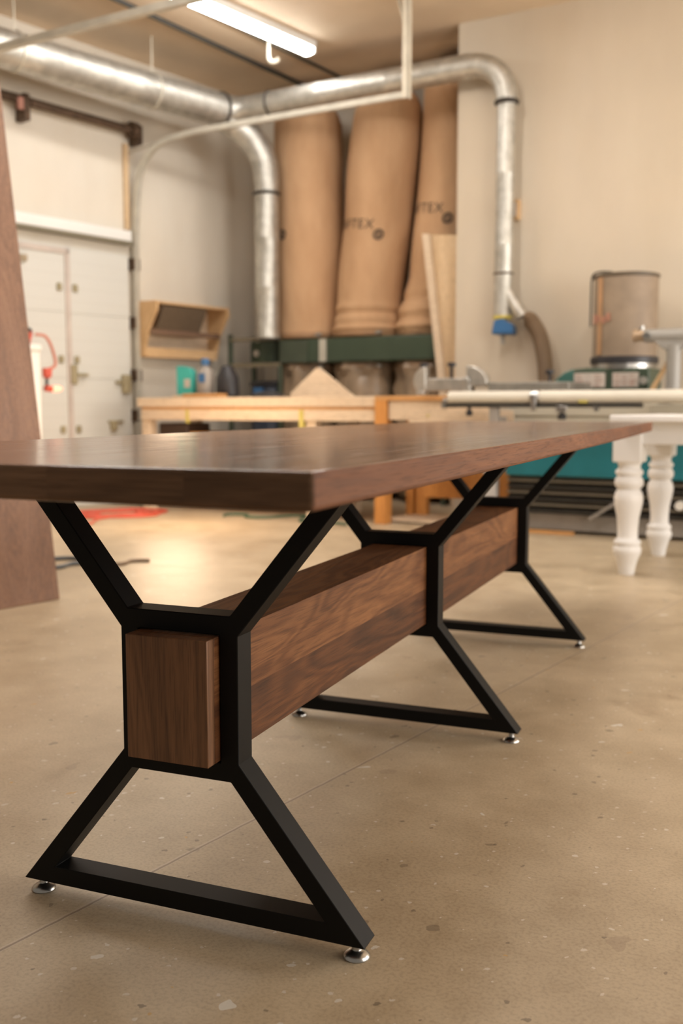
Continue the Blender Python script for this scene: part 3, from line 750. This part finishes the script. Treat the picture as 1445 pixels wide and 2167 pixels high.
b = bm_new(); lathe(b, [(0.062, 0), (0.072, 0.015), (0.074, 0.16), (0.06, 0.20), (0.028, 0.225), (0.025, 0.24)], 26); obj('body', b, 'jug', t)
b = bm_new(); lathe(b, [(0.032, 0.238), (0.034, 0.242), (0.034, 0.285), (0.028, 0.292)], 22); obj('cap', b, 'blue', t)
b = bm_new(); box(b, (-0.012, -0.076, 0.10), (0.045, -0.066, 0.17)); obj('label_patch', b, 'blue', t)
b = bm_new(); lathe(b, [(0.075, 0), (0.085, 0.02), (0.078, 0.16), (0.052, 0.24), (0.04, 0.255)], 20)
for v in b.verts: v.co.x *= 1 + 0.18 * math.sin(5 * v.co.z * 10); v.co.y *= 1.1
onb('tool_bag', 'dark crumpled bag standing on the bench right of the grey jug', 'bag', 0.66, 0.34, ZB, b, 'black_plastic', bev=0)
b = bm_new(); prism(b, [(0.0, 0.0), (0.575, 0.0), (0.50, 0.05), (0.25, 0.224), (0.22, 0.224), (0.0, 0.035)], 'y', -0.009, 0.009)
o = onb('plywood_offcut', 'triangular pale plywood offcut standing on the bench before the collection bags', 'offcut', 1.26, 0.35, ZB, b, 'light_wood')
o.rotation_euler = (R(-6), 0, AR)
b = bm_new(); lathe(b, [(0.06, 0), (0.09, 0.01), (0.07, 0.03), (0.03, 0.045)], 18)
for v in b.verts: v.co.x *= 1.9
onb('black_rag', 'crumpled black rag on the bench left of the triangular offcut', 'rag', 1.07, 0.30, ZB, b, 'black_plastic', bev=0)
# things on the lower shelf
b = bm_new(); box(b, (0, 0, 0), (0.72, 0.4, 0.40)); onb('crate', 'amber wooden crate on the lower shelf of the bench', 'crate', 0.44, 0.12, 0.2255, b, 'amber_edge')
b = bm_new(); box(b, (0, 0, 0), (0.30, 0.3, 0.47)); onb('tool_case', 'dark brown case under the bench beside its left leg', 'case', 0.12, 0.12, 0.2255, b, plain('dark_brown_case', (0.05, 0.028, 0.018), 0.5), bev=0.015)
b = bm_new(); box(b, (0, 0, 0), (0.55, 0.38, 0.43)); onb('tool_case', 'blackish case under the middle of the bench', 'case', 1.22, 0.2, 0.2255, b, 'dark_metal', bev=0.015)

# ================================================================== SAW OUTFEED CABINET (amber)
T = Along('R', -2.25, 2.778)
oc = thing('outfeed_cabinet', 'amber-framed cabinet with pale panels joining the right end of the workbench', 'cabinet', T.loc, T.rz)
b = bm_new(); box(b, (0, -0.02, 0), (0.092, 0.07, 0.868)); obj('corner_post', b, 'amber_wood', oc, bev=0.003)
b = bm_new(); box(b, (0, -0.02, 0.868), (0.56, 0.60, 0.900)); obj('top_panel', b, 'amber_edge', oc, bev=0.003)
b = bm_new(); box(b, (0.10, 0.0, 0.735), (0.86, 0.02, 0.866)); obj('apron', b, 'light_wood', oc, bev=0.002)
b = bm_new(); box(b, (0.26, -0.008, 0.50), (1.02, 0.0, 0.80)); obj('front_panel', b, 'light_wood', oc, bev=0.002)
b = bm_new(); box(b, (0.03, 0.42, 0.03), (0.09, 0.48, 0.735)); box(b, (0.10, 0.44, 0.03), (0.19, 0.50, 0.735)); obj('leg', b, 'amber_wood', oc, bev=0.003)
b = bm_new(); box(b, (0.20, 0.36, 0.17), (0.88, 0.39, 0.72)); obj('rear_panel', b, 'amber_wood', oc, bev=0.003)
b = bm_new(); box(b, (0.02, 0.10, 0.012), (0.95, 0.55, 0.03)); obj('bottom_board', b, 'light_wood', oc)
b = bm_new(); box(b, (0.40, -0.016, 0.76), (0.412, -0.008, 0.772)); obj('knob', b, 'yellow', oc)
M_post = plain('pale_grey_post_steel', (0.52, 0.52, 0.53), 0.45, 0.1)
b = bm_new(); box(b, (0.79, 0.06, 0.0), (0.88, 0.12, 0.495)); obj('leg', b, M_post, oc, bev=0.003)['label'] = 'grey steel leg'

# ================================================================== TABLE SAW
T = Along('R', -2.2, 3.73)
ts = thing('table_saw', 'cream-railed table saw with teal band and dark louvred base behind the white table', 'table saw', T.loc, T.rz)
L = 1.75
b = bm_new(); box(b, (0.05, 0.06, 0.02), (L, 0.50, 0.128)); obj('plinth', b, 'mid_metal', ts, bev=0.004)
b = bm_new(); box(b, (0.0, 0.05, 0.128), (L, 0.52, 0.375)); obj('louvred_base', b, 'dark_metal', ts)
lv = plain('louvre_edge_steel', (0.15, 0.125, 0.09), 0.5, 0.1)
for k in range(6):
    z = 0.138 + k * 0.039; b = bm_new(); prism(b, [(0.05, z), (0.006, z + 0.004), (0.006, z + 0.012), (0.05, z + 0.030)], 'x', 0.0, L); obj('louvre', b, lv if k % 2 else 'dark_metal', ts)
b = bm_new(); box(b, (-0.01, 0.0, 0.375), (L, 0.52, 0.62)); obj('teal_band', b, 'teal', ts, bev=0.008)
b = bm_new(); box(b, (0.0, 0.03, 0.62), (L, 0.52, 0.765)); obj('upper_body', b, 'beige_metal', ts, bev=0.006)
b = bm_new(); box(b, (0.95, -0.12, 0.765), (L, 0.50, 0.842)); obj('motor_cover', b, 'beige_metal', ts, bev=0.006)
b = bm_new(); box(b, (0.0, 0.02, 0.765), (0.95, 0.50, 0.848)); obj('trunnion_box', b, 'beige_metal', ts, bev=0.006)
b = bm_new(); beam(b, (0.56, -0.004, 0.11), (0.76, -0.004, 0.245), 0.01, 0.02, up=(0, 0, 1)); obj('brace', b, 'mid_metal', ts)
b = bm_new(); q = T(-2.2, 4.85, 0.225); tube(b, [(q.x, 0.005, 0.225), (q.x, -0.03, 0.225)], 0.028, 18); obj('knob', b, 'white_plastic', ts)
b = bm_new(); box(b, (-0.15, 0.02, 0.93), (0.40, 0.52, 0.985)); obj('extension_wing', b, 'iron', ts, bev=0.004)
b = bm_new(); box(b, (0.02, 0.06, 0.848), (L, 0.50, 0.905)); obj('saw_top', b, 'iron', ts, bev=0.004)
b = bm_new(); box(b, (0.04, 0.06, 0.904), (0.12, 0.46, 0.931)); obj('wing_bracket', b, 'iron', ts)
yr = -0.2
b = bm_new(); tube(b, [(-0.33, yr, 0.886), (0.235, yr, 0.886)], 0.040, 22); obj('fence_rail', b, 'rail', ts)
b = bm_new(); tube(b, [(0.285, yr, 0.886), (L, yr, 0.886)], 0.041, 22); obj('fence_rail', b, 'rail', ts)
b = bm_new(); tube(b, [(0.230, yr, 0.886), (0.290, yr, 0.886)], 0.047, 22); box(b, (0.245, yr - 0.055, 0.80), (0.275, yr - 0.035, 0.90)); obj('rail_clamp', b, 'chrome', ts, bev=0.003)
b = bm_new(); box(b, (-0.36, yr - 0.03, 0.820), (0.92, yr + 0.03, 0.846)); obj('angle_rail', b, 'dark_metal', ts, bev=0.003)
b = bm_new(); tube(b, [(-0.37, yr, 0.86), (-0.345, yr, 0.86)], 0.022, 14); box(b, (-0.375, yr - 0.035, 0.815), (-0.345, yr - 0.01, 0.85)); obj('rail_end', b, 'chrome', ts)
b = bm_new(); box(b, (-0.045, yr - 0.02, 0.70), (0.015, yr + 0.02, 0.822)); box(b, (-0.045, yr + 0.02, 0.72), (0.015, 0.05, 0.76)); obj('support_bracket', b, 'mid_metal', ts, bev=0.003)
for x, z, r in ((-0.19, 0.795, 0.022), (0.43, 0.775, 0.028)):
    b = bm_new(); tube(b, [(x, yr, z), (x, yr, 0.82)], 0.012, 10); lathe(b, [(r * 0.8, z - 0.03), (r, z - 0.02), (r, z), (r * 0.7, z + 0.008)], 16, (x, yr, 0)); obj('clamp_knob', b, 'black_plastic', ts)
b = bm_new(); box(b, (0.40, yr - 0.04, 0.79), (0.47, yr - 0.03, 0.83)); obj('lock_plate', b, 'chrome', ts, bev=0.003)
b = bm_new(); tube(b, [(0.655, yr - 0.03, 0.812), (0.655, yr - 0.05, 0.812)], 0.016, 14); obj('bolt', b, 'chrome', ts)
b = bm_new(); box(b, (0.545, yr - 0.044, 0.850), (0.60, yr - 0.036, 0.862)); obj('scale_mark', b, 'yellow', ts)
# orange lath at the foot of the saw
b = bm_new(); box(b, (0, 0, 0), (0.34, 0.035, 0.022)); o = obj('lath', b, 'amber_edge'); o.location = RP(-2.23, 3.86, 0.001); o.rotation_euler = (0, 0, AR); tag(o, 'thin orange lath on the floor at the foot of the saw', 'lath')
# cast fence on the wing
T2 = Along('R', -2.1, 3.2, 0.901)
mf = thing('miter_fence', 'cast metal fence with two rounded guards and black knobs on the amber cabinet top', 'fence', RP(-2.1, 3.2, 0.901), AR)
b = bm_new(); box(b, (-0.20, -0.02, 0.085), (0.20, 0.02, 0.115)); box(b, (-0.12, -0.028, 0.03), (0.19, 0.028, 0.12)); obj('bar', b, 'cast', mf, bev=0.005)
pl = [(0.0, 0.0)] + [(0.095 * math.cos(a) * 1.0, 0.105 + 0.105 * math.sin(a)) for a in [R(x) for x in range(-90, 91, 12)]] 
b = bm_new(); prism(b, [(-0.115 - x, z) for x, z in [(0.095 * math.cos(R(d)), 0.10 + 0.10 * math.sin(R(d))) for d in range(-90, 91, 12)]], 'y', -0.035, 0.035); obj('rounded_guard', b, 'cast', mf, bev=0.008)
b = bm_new(); prism(b, [(0.185, 0.06), (0.34, 0.06), (0.335, 0.12), (0.30, 0.165), (0.25, 0.195), (0.185, 0.205)], 'y', -0.035, 0.035); obj('rounded_guard', b, 'cast', mf, bev=0.008)
b = bm_new(); box(b, (0.17, -0.05, 0.0), (0.225, 0.05, 0.075)); tube(b, [(0.19, -0.055, 0.10), (0.19, -0.03, 0.10)], 0.028, 16); obj('swivel_base', b, 'cast', mf, bev=0.006)
b = bm_new(); box(b, (-0.18, -0.05, 0.0), (-0.12, 0.05, 0.03)); obj('foot', b, 'cast', mf, bev=0.004)
for x in (-0.145, 0.065):
    b = bm_new(); tube(b, [(x, 0, 0.115), (x, 0, 0.20)], 0.012, 12); lathe(b, [(0.014, 0.195), (0.030, 0.203), (0.030, 0.222), (0.02, 0.228)], 16, (x, 0, 0)); obj('clamp_knob', b, 'black_plastic', mf)
q = RP(-2.1, 3.963, 0.986)
t = thing('hold_down', 'small black knob standing on the iron wing left of the green machine', 'knob', q, AR)
b = bm_new(); tube(b, [(0, 0, 0), (0, 0, 0.05)], 0.010, 12); obj('stud', b, 'black_plastic', t)
b = bm_new(); lathe(b, [(0.012, 0.046), (0.028, 0.056), (0.028, 0.075), (0.018, 0.082)], 16); obj('grip', b, 'black_plastic', t)

# ================================================================== CARTRIDGE COLLECTOR
q = RP(-1.42, 4.175, 0)
cc = thing('cartridge_collector', 'small green dust collector with brown filter drum standing before the back wall', 'dust collector', q, AR)
b = bm_new(); n = 120; rr = 0.216
lathe(b, [(rr, 1.165), (rr, 1.70)], n)
for v in b.verts:
    th = math.atan2(v.co.y, v.co.x); k = 1 + 0.012 * math.sin(60 * th); v.co.x *= k; v.co.y *= k
obj('filter_drum', b, 'drum', cc)
b = bm_new(); lathe(b, [(rr + 0.004, 1.70), (rr + 0.008, 1.706), (rr + 0.008, 1.722), (rr - 0.02, 1.730)], 48); obj('drum_lid', b, plain('dark_drum_rim', (0.10, 0.075, 0.05), 0.5), cc)
b = bm_new(); lathe(b, [(rr + 0.008, 1.118), (rr + 0.014, 1.124), (rr + 0.014, 1.160), (rr + 0.004, 1.168)], 48); obj('clamp_band', b, 'black_plastic', cc)
b = bm_new(); lathe(b, [(rr - 0.01, 1.075), (rr + 0.004, 1.080), (rr + 0.004, 1.120)], 48); obj('collar_ring', b, 'chrome', cc)
b = bm_new(); tube(b, curve3([(-rr - 0.012, -0.05, 1.38), (-rr - 0.012, -0.05, 1.6), (-rr - 0.004, -0.06, 1.72), (-rr + 0.05, -0.10, 1.745), (-0.06, -0.15, 1.735)], 6), 0.007, 8); obj('wire_bail', b, 'dark_band', cc)
b = bm_new(); box(b, (-0.145, -rr - 0.012, 1.18), (-0.11, -rr + 0.06, 1.70))
for v in b.verts:
    if v.co.y < -rr: v.co.y = -math.sqrt(max(0, (rr + 0.007) ** 2 - v.co.x ** 2))
    else: v.co.y = -math.sqrt(max(0, (rr + 0.002) ** 2 - v.co.x ** 2))
obj('orange_strip', b, 'orange_tape', cc)
for k, x in enumerate((-0.165, -0.13, -0.095, -0.06)):
    b = bm_new(); y0 = -math.sqrt((rr + 0.008) ** 2 - x * x); box(b, (x - 0.013, y0 - 0.003, 1.39 + 0.012 * (k % 2)), (x + 0.013, y0 + 0.012, 1.455 - 0.01 * (k % 3))); obj('faded_mark', b, 'red_print', cc)
# volute housing
vol = [(-0.445, 0.965), (-0.425, 1.0), (-0.36, 1.055), (-0.28, 1.085), (-0.20, 1.092), (0.225, 1.085), (0.225, 0.93), (-0.40, 0.91)]
b = bm_new(); prism(b, [(x, z) for x, z in vol], 'y', -0.21, 0.15); obj('volute_housing', b, 'green', cc, bev=0.012)
b = bm_new(); prism(b, [(-0.449, 0.962), (-0.428, 1.004), (-0.362, 1.060), (-0.29, 1.088), (-0.29, 0.915), (-0.405, 0.905)], 'y', -0.214, 0.154); obj('outlet_hood', b, 'teal_metal', cc, bev=0.012)
b = bm_new(); box(b, (-0.048, -0.220, 0.925), (-0.030, -0.208, 1.085)); obj('flange', b, 'green', cc)
for x0, x1 in ((-0.285, -0.07), (-0.02, 0.155)):
    b = bm_new(); box(b, (x0, -0.2155, 0.958), (x1, -0.209, 1.055)); pb = obj('label_plate', b, 'label', cc)
    for r_ in range(5):
        for c_ in range(3):
            if random.random() < 0.85:
                xx = x0 + 0.012 + c_ * (x1 - x0 - 0.02) / 3; zz = 0.968 + r_ * 0.016
                b = bm_new(); box(b, (xx, -0.2170, zz), (xx + (x1 - x0) * random.uniform(0.15, 0.26), -0.215, zz + 0.006)); obj('faded_mark', b, 'red_print' if (c_ > 1 and x0 > -0.1) or (r_ + c_) % 2 == 0 else 'grey_print', pb, smooth=False)
b = bm_new(); tube(b, [(0.19, -0.22, 1.0), (0.19, -0.24, 1.0)], 0.025, 16); obj('knob', b, 'cast', cc)
b = bm_new(); lathe(b, [(0.13, 0.30), (0.14, 0.31), (0.14, 0.93)], 30); obj('motor', b, 'dark_metal', cc)
b = bm_new(); box(b, (-0.30, -0.20, 0.06), (0.26, 0.18, 0.10)); box(b, (-0.03, -0.03, 0.1), (0.03, 0.03, 0.32)); obj('base_plate', b, 'green2', cc, bev=0.005)
for x in (-0.26, 0.22):
    for y in (-0.16, 0.14):
        b = bm_new(); tube(b, [(x, y - 0.012, 0.03), (x, y + 0.012, 0.03)], 0.030, 16); obj('wheel', b, 'black_plastic', cc)

# ================================================================== GUARD ARM
T = Along('R', -2.0, 4.70, 0.906)
ga = thing('guard_arm', 'grey tubular overhead guard arm rising from the saw top at the right', 'guard arm', T.loc, T.rz)
b = bm_new(); tube(b, [(0.012, 0, 0.0), (0.012, 0, 0.24), (0.012, 0, 0.30)], [0.044, 0.044, 0.05], 22); obj('post', b, 'grey_arm', ga)
b = bm_new(); tube(b, [(-0.17, 0, 0.362), (0.55, 0, 0.362)], [0.042, 0.050], 22); obj('arm', b, 'grey_arm', ga)
b = bm_new(); prism(b, [(-0.12, 0.335), (0.10, 0.335), (0.06, 0.27), (-0.04, 0.27)], 'y', -0.03, 0.03); obj('gusset', b, 'grey_arm', ga, bev=0.006)
b = bm_new(); tube(b, [(-0.235, 0, 0.365), (-0.165, 0, 0.365)], 0.036, 18); ring(b, (-0.23, 0, 0.365), (1, 0, 0), 0.03, 0.012); obj('end_collar', b, plain('brassy_collar', (0.40, 0.29, 0.19), 0.4, 0.5), ga)
b = bm_new(); tube(b, [(-0.19, -0.0, 0.39), (-0.19, 0, 0.425)], 0.014, 10); tube(b, [(-0.15, -0.03, 0.362), (-0.15, -0.055, 0.362)], 0.022, 12); obj('lock_screw', b, 'chrome', ga)
b = bm_new(); box(b, (-0.06, -0.07, -0.0005), (0.085, 0.07, 0.014)); obj('base_flange', b, 'grey_arm', ga, bev=0.003)
q0, q1 = RP(-1.93, 4.555, 0.912), RP(-1.90, 4.69, 1.175)
b = bm_new(); beam(b, (0, 0, 0), q1 - q0, 0.05, 0.03); o = obj('wood_stick', b, 'shelf_ply', bev=0.003); o.location = q0 + Vector((0, 0, 0.012)); tag(o, 'slanting wooden stick leaning on the grey guard arm post', 'stick')

# ================================================================== PINE BOARD IN THE ALCOVE MOUTH
q = RP(-0.865, 2.585, 0)
b = bm_new(); lean = -0.128
t = thing('pine_board', 'tall pale pine board leaning in the corner against the third filter bag', 'board', q, AR)
prism(b, [(0, 0.0), (0.30, 0.0385), (0.30 + lean * 2.2, 2.2), (lean * 2.2, 2.225)], 'y', 0.0, 0.028); obj('face_board', b, 'pine', t, bev=0.003)
b = bm_new(); prism(b, [(-0.004, 0.0), (0.058, 0.0075), (0.058 + lean * 2.22, 2.222), (-0.004 + lean * 2.22, 2.229)], 'y', -0.045, -0.0005); obj('edge_strip', b, 'light_wood', t, bev=0.003)

# ================================================================== WHITE STAND, REEL, HAND LAMP
T = Along('L', -3.335, 0.43)
t = thing('white_box_stand', 'tall white box stand with a flat cap behind the leaning walnut slab', 'stand', T.loc, T.rz)
b = bm_new(); prism(b, [(-0.21, -0.13), (0.215, -0.13), (0.215, 0.12), (-0.21, 0.12)], 'z', 0, 1.235); obj('body', b, 'white_plastic', t, bev=0.01)
b = bm_new(); box(b, (-0.225, -0.145, 1.235), (0.222, 0.135, 1.282)); obj('cap', b, 'white_plastic', t, bev=0.012)
T = Along('L', -3.22, 0.50, 1.283)
t = thing('cord_reel', 'red cord reel with black carrying handle on top of the white stand', 'cord reel', T.loc, T.rz)
b = bm_new(); tube(b, curve3([(-0.07, 0, 0.0), (-0.075, 0, 0.09), (-0.06, 0, 0.128)], 5), 0.011, 10); tube(b, curve3([(0.03, 0, 0.0), (0.055, 0, 0.06), (0.06, 0, 0.10)], 5), 0.011, 10); tube(b, [(-0.075, 0, 0.011), (0.05, 0, 0.011)], 0.011, 10); obj('frame', b, 'red', t)
b = bm_new(); tube(b, curve3([(-0.062, 0, 0.128), (0.0, 0, 0.125), (0.06, 0, 0.100)], 5), 0.014, 10); obj('handle', b, 'black_plastic', t)
b = bm_new(); tube(b, [(-0.01, -0.035, 0.055), (-0.01, 0.035, 0.055)], 0.040, 20); obj('spool', b, 'red', t)
T = Along('L', -3.10, 0.57, 0.95)
t = thing('hand_lamp', 'orange hand lamp hanging on a red cord beside the white stand', 'hand lamp', T.loc, T.rz)
b = bm_new(); tube(b, curve3([(-0.07, 0.02, 0.405), (0.0, 0.0, 0.395), (0.05, 0, 0.33), (0.085, 0, 0.22), (0.075, 0, 0.175), (0.03, 0, 0.155)], 7), 0.011, 10); obj('cord', b, plain('faded_red_cord', (0.50, 0.17, 0.11), 0.5), t)
b = bm_new(); lathe(b, [(0.016, 0.085), (0.034, 0.10), (0.036, 0.15), (0.03, 0.162)], 18, (0.01, 0, 0)); obj('plug_body', b, 'red', t)
b = bm_new(); tube(b, [(0.005, 0, 0.03), (0.005, 0, 0.09)], 0.012, 12); obj('neck', b, 'black_plastic', t)
b = bm_new(); tube(b, [(-0.01, 0, 0.012), (0.045, 0, 0.008)], 0.024, 14); obj('handle', b, 'red', t)
b = bm_new(); pp = [(0.04, 0, 0.008), (0.05, 0, 0.008), (0.11, 0, 0.010), (0.135, 0, 0.010)]; tube(b, pp, [0.020, 0.024, 0.024, 0.012], 16); obj('lamp_tube', b, 'lamp_glow', t)

# ================================================================== WALNUT SLAB LEANING AT THE LEFT
q = RP(-5.465, 3.386, 0)
b = bm_new(); lean = 0.142; H_ = 2.45
# local x runs along the left wall's direction, local y to the left
prism(b, [(0.0, 0.0), (lean * H_, H_), (lean * H_ + 0.045, H_ - 0.006), (0.045, 0.0)], 'x', -1.15, 0.0)
o = obj('walnut_slab', b, 'walnut_slab', bev=0.004); o.location = q; o.rotation_euler = (0, 0, AL); tag(o, 'tall dark walnut slab leaning at the left edge behind the table', 'wood slab')

# ================================================================== WHITE TABLE
WT = thing('farmhouse_table', 'white farmhouse table with chunky turned legs standing behind the walnut table', 'table', (0.266, 3.778, 0), R(-7.2))
TL, TW = 2.3, 0.732
b = bm_new(); box(b, (-0.065, -0.155, 0.752), (TL + 0.085, TW + 0.155, 0.784)); obj('tabletop', b, 'white_paint', WT, bev=0.006)
b = bm_new(); box(b, (0.05, -0.048, 0.645), (TL - 0.05, -0.020, 0.752)); obj('apron', b, 'white_paint', WT, bev=0.002)
b = bm_new(); box(b, (0.05, TW + 0.020, 0.645), (TL - 0.05, TW + 0.048, 0.752)); obj('apron', b, 'white_paint', WT, bev=0.002)
b = bm_new(); box(b, (-0.045, 0.05, 0.645), (-0.018, TW - 0.05, 0.752)); obj('apron', b, 'white_paint', WT, bev=0.002)
b = bm_new(); box(b, (TL + 0.018, 0.05, 0.645), (TL + 0.045, TW - 0.05, 0.752)); obj('apron', b, 'white_paint', WT, bev=0.002)
lp = [(0.036, 0.0), (0.038, 0.006), (0.043, 0.04), (0.055, 0.082), (0.066, 0.105), (0.069, 0.122), (0.067, 0.135), (0.060, 0.143), (0.059, 0.147), (0.064, 0.152), (0.066, 0.162), (0.062, 0.171), (0.051, 0.178), (0.049, 0.19), (0.049, 0.23), (0.053, 0.28), (0.062, 0.325), (0.069, 0.362), (0.069, 0.385), (0.063, 0.408), (0.054, 0.420), (0.053, 0.424), (0.060, 0.430), (0.067, 0.443), (0.069, 0.457), (0.066, 0.473), (0.057, 0.484), (0.056, 0.489), (0.064, 0.496), (0.067, 0.505), (0.064, 0.515), (0.054, 0.522), (0.052, 0.535), (0.056, 0.548), (0.066, 0.560)]
for x in (0, TL):
    for y in (0, TW):
        b = bm_new(); lathe(b, lp, 36, (x, y, 0)); lg = obj('leg', b, 'white_paint', WT, ang=60)
        b = bm_new(); box(b, (x - 0.068, y - 0.068, 0.556), (x + 0.068, y + 0.068, 0.752)); obj('leg_block', b, 'white_paint', lg, bev=0.006)

# ================================================================== MAIN WALNUT TABLE
MT = thing('walnut_table', 'long walnut table on three black hourglass steel frames with a heavy walnut beam', 'table', (0, 0, 0))
H, th = 0.762, 0.0384; zu = H - th
Wd, o1, YL = 0.4299, 0.4595, 3.0534; bow = 0.016
def side_x(y):
    m = (YL - o1) / 2; h = (YL + o1) / 2; return Wd + bow * (1 - ((y - m) / h) ** 2)
ys = [-o1 + (YL + o1) * i / 40 for i in range(41)]
rc = 0.004
poly = [(side_x(y), y) for y in ys] + [(-side_x(y), y) for y in reversed(ys)]
b = bm_new(); prism(b, poly, 'z', zu, H); tt = obj('tabletop', b, 'walnut_top', MT, bev=0.0055, seg=3, ang=30)
tt.data.materials.append(M['walnut_edge']); tt.data.materials.append(M['walnut_ends'])
for f in tt.data.polygons:
    if abs(f.normal.z) < 0.5: f.material_index = 2 if abs(f.normal.y) > 0.8 else 1
B, zlo, zhi, F, zf, G = 0.1034, 0.279, 0.4782, 0.3094, 0.0261, 0.3029
xi1, zi1, xi0, zi0, xb, zb, gi = 0.0902, 0.5087, 0.0894, 0.2496, 0.2459, 0.0555, 0.2649
wv = 0.031; d = 0.0457
Y1, Y2 = 1.0606, 2.1235
polys = [
    [(-F, zf), (F, zf), (xb, zb), (-xb, zb)],
    [(F, zf), (B, zlo), (xi0, zi0), (xb, zb)],
    [(-F, zf), (-xb, zb), (-xi0, zi0), (-B, zlo)],
    [(-xi0, zi0), (xi0, zi0), (B, zlo), (B - wv, zlo), (-B + wv, zlo), (-B, zlo)],
    [(B - wv, zlo), (B, zlo), (B, zhi), (B - wv, zhi)],
    [(-B, zlo), (-B + wv, zlo), (-B + wv, zhi), (-B, zhi)],
    [(-B, zhi), (-B + wv, zhi), (B - wv, zhi), (B, zhi), (xi1, zi1), (-xi1, zi1)],
    [(B, zhi), (G, zu), (gi, zu), (xi1, zi1)],
    [(-B, zhi), (-xi1, zi1), (-gi, zu), (-G, zu)],
]
def frame_bm():
    bm = bm_new(); vm = {}
    def V(x, z):
        k = (round(x, 5), round(z, 5))
        if k not in vm: vm[k] = bm.verts.new((x, 0, z))
        return vm[k]
    fs = [bm.faces.new([V(x, z) for x, z in p]) for p in polys]
    r = bmesh.ops.extrude_face_region(bm, geom=fs)
    for v in r['geom']:
        if isinstance(v, bmesh.types.BMVert): v.co.y += d
    return bm
foot_prof = [(0.0198, 0.0), (0.0205, 0.0012), (0.0200, 0.0032), (0.0165, 0.0070), (0.0110, 0.0102), (0.0078, 0.0116), (0.0070, 0.0130), (0.0070, 0.0275)]
for Y in (0.0, Y1, Y2):
    fo = obj('leg_frame', frame_bm(), 'black', MT, bev=0.0016, smooth=True, ang=30); fo.location = (0, Y, 0)
    for s in (-1, 1):
        b = bm_new(); lathe(b, foot_prof, 32, (s * (F - 0.0215), d / 2, 0)); obj('leveling_foot', b, 'chrome', fo)['label'] = 'chrome leveling foot'
bb_, bz0, bz1, bo = 0.0712, 0.2815, 0.4764, 0.0361
b = bm_new(); box(b, (-bb_, -bo + 0.022, bz0), (bb_, Y2 + d + 0.014, bz1)); obj('beam', b, 'walnut_beam', MT, bev=0.0012)
b = bm_new(); box(b, (-bb_, -bo, bz0), (bb_, -bo + 0.022, bz1)); obj('beam_end', b, 'walnut_cap', MT, bev=0.0014)['label'] = 'beam end with upright grain'

# ================================================================== CORDS ON THE FLOOR
def floor_cord(name, label, pts, r, mat, cat='cord'):
    base = Vector((*pts[0], 0)); b = bm_new(); tube(b, [Vector((p[0], p[1], r)) - base for p in curve3([(x, y, 0) for x, y in pts], 10)], r, 10)
    o = obj(name, b, mat); o.location = base; return tag(o, label, cat)
def ab(a, b_): p = RP(a, b_); return (p.x, p.y)
cs = []
for k in range(150):
    an = k * 0.42; rr = 0.17 + 0.055 * math.sin(k * 0.37) + 0.02 * math.sin(k * 1.7); cs.append(ab(-2.70 + rr * 1.6 * math.sin(an), 0.78 + rr * 1.35 * math.cos(an) + 0.0006 * k))
cs += [ab(-3.0, 1.0), ab(-3.2, 1.12), ab(-3.32, 1.22), ab(-3.36, 1.16)]
floor_cord('red_cord', 'tangled coil of red extension cord on the floor near the overhead door', cs, 0.008, 'red')
cs = [ab(-2.45, 1.62), ab(-2.36, 1.58), ab(-2.30, 1.70), ab(-2.42, 1.80), ab(-2.38, 1.95), ab(-2.18, 2.02), ab(-2.12, 2.12), ab(-2.3, 2.2), ab(-2.45, 2.3), ab(-2.52, 2.45), ab(-2.44, 2.56), ab(-2.48, 2.70)]
floor_cord('green_cord', 'green extension cord snaking on the floor before the workbench', cs, 0.010, 'green_cord')
cs = [ab(-5.0, 2.60), ab(-4.88, 2.70), ab(-4.76, 2.66), ab(-4.66, 2.70), ab(-4.60, 2.60), ab(-4.62, 2.48), ab(-4.75, 2.40)]
floor_cord('grey_cord', 'blue-grey cord on the floor behind the foot of the leaning slab', cs, 0.011, 'grey_cord')
cs = [ab(-4.72, 2.80), ab(-4.62, 2.86), ab(-4.52, 2.82), ab(-4.45, 2.88)]
floor_cord('brown_cord', 'short brown cord on the floor next to the blue-grey cord', cs, 0.009, 'brown_cord')
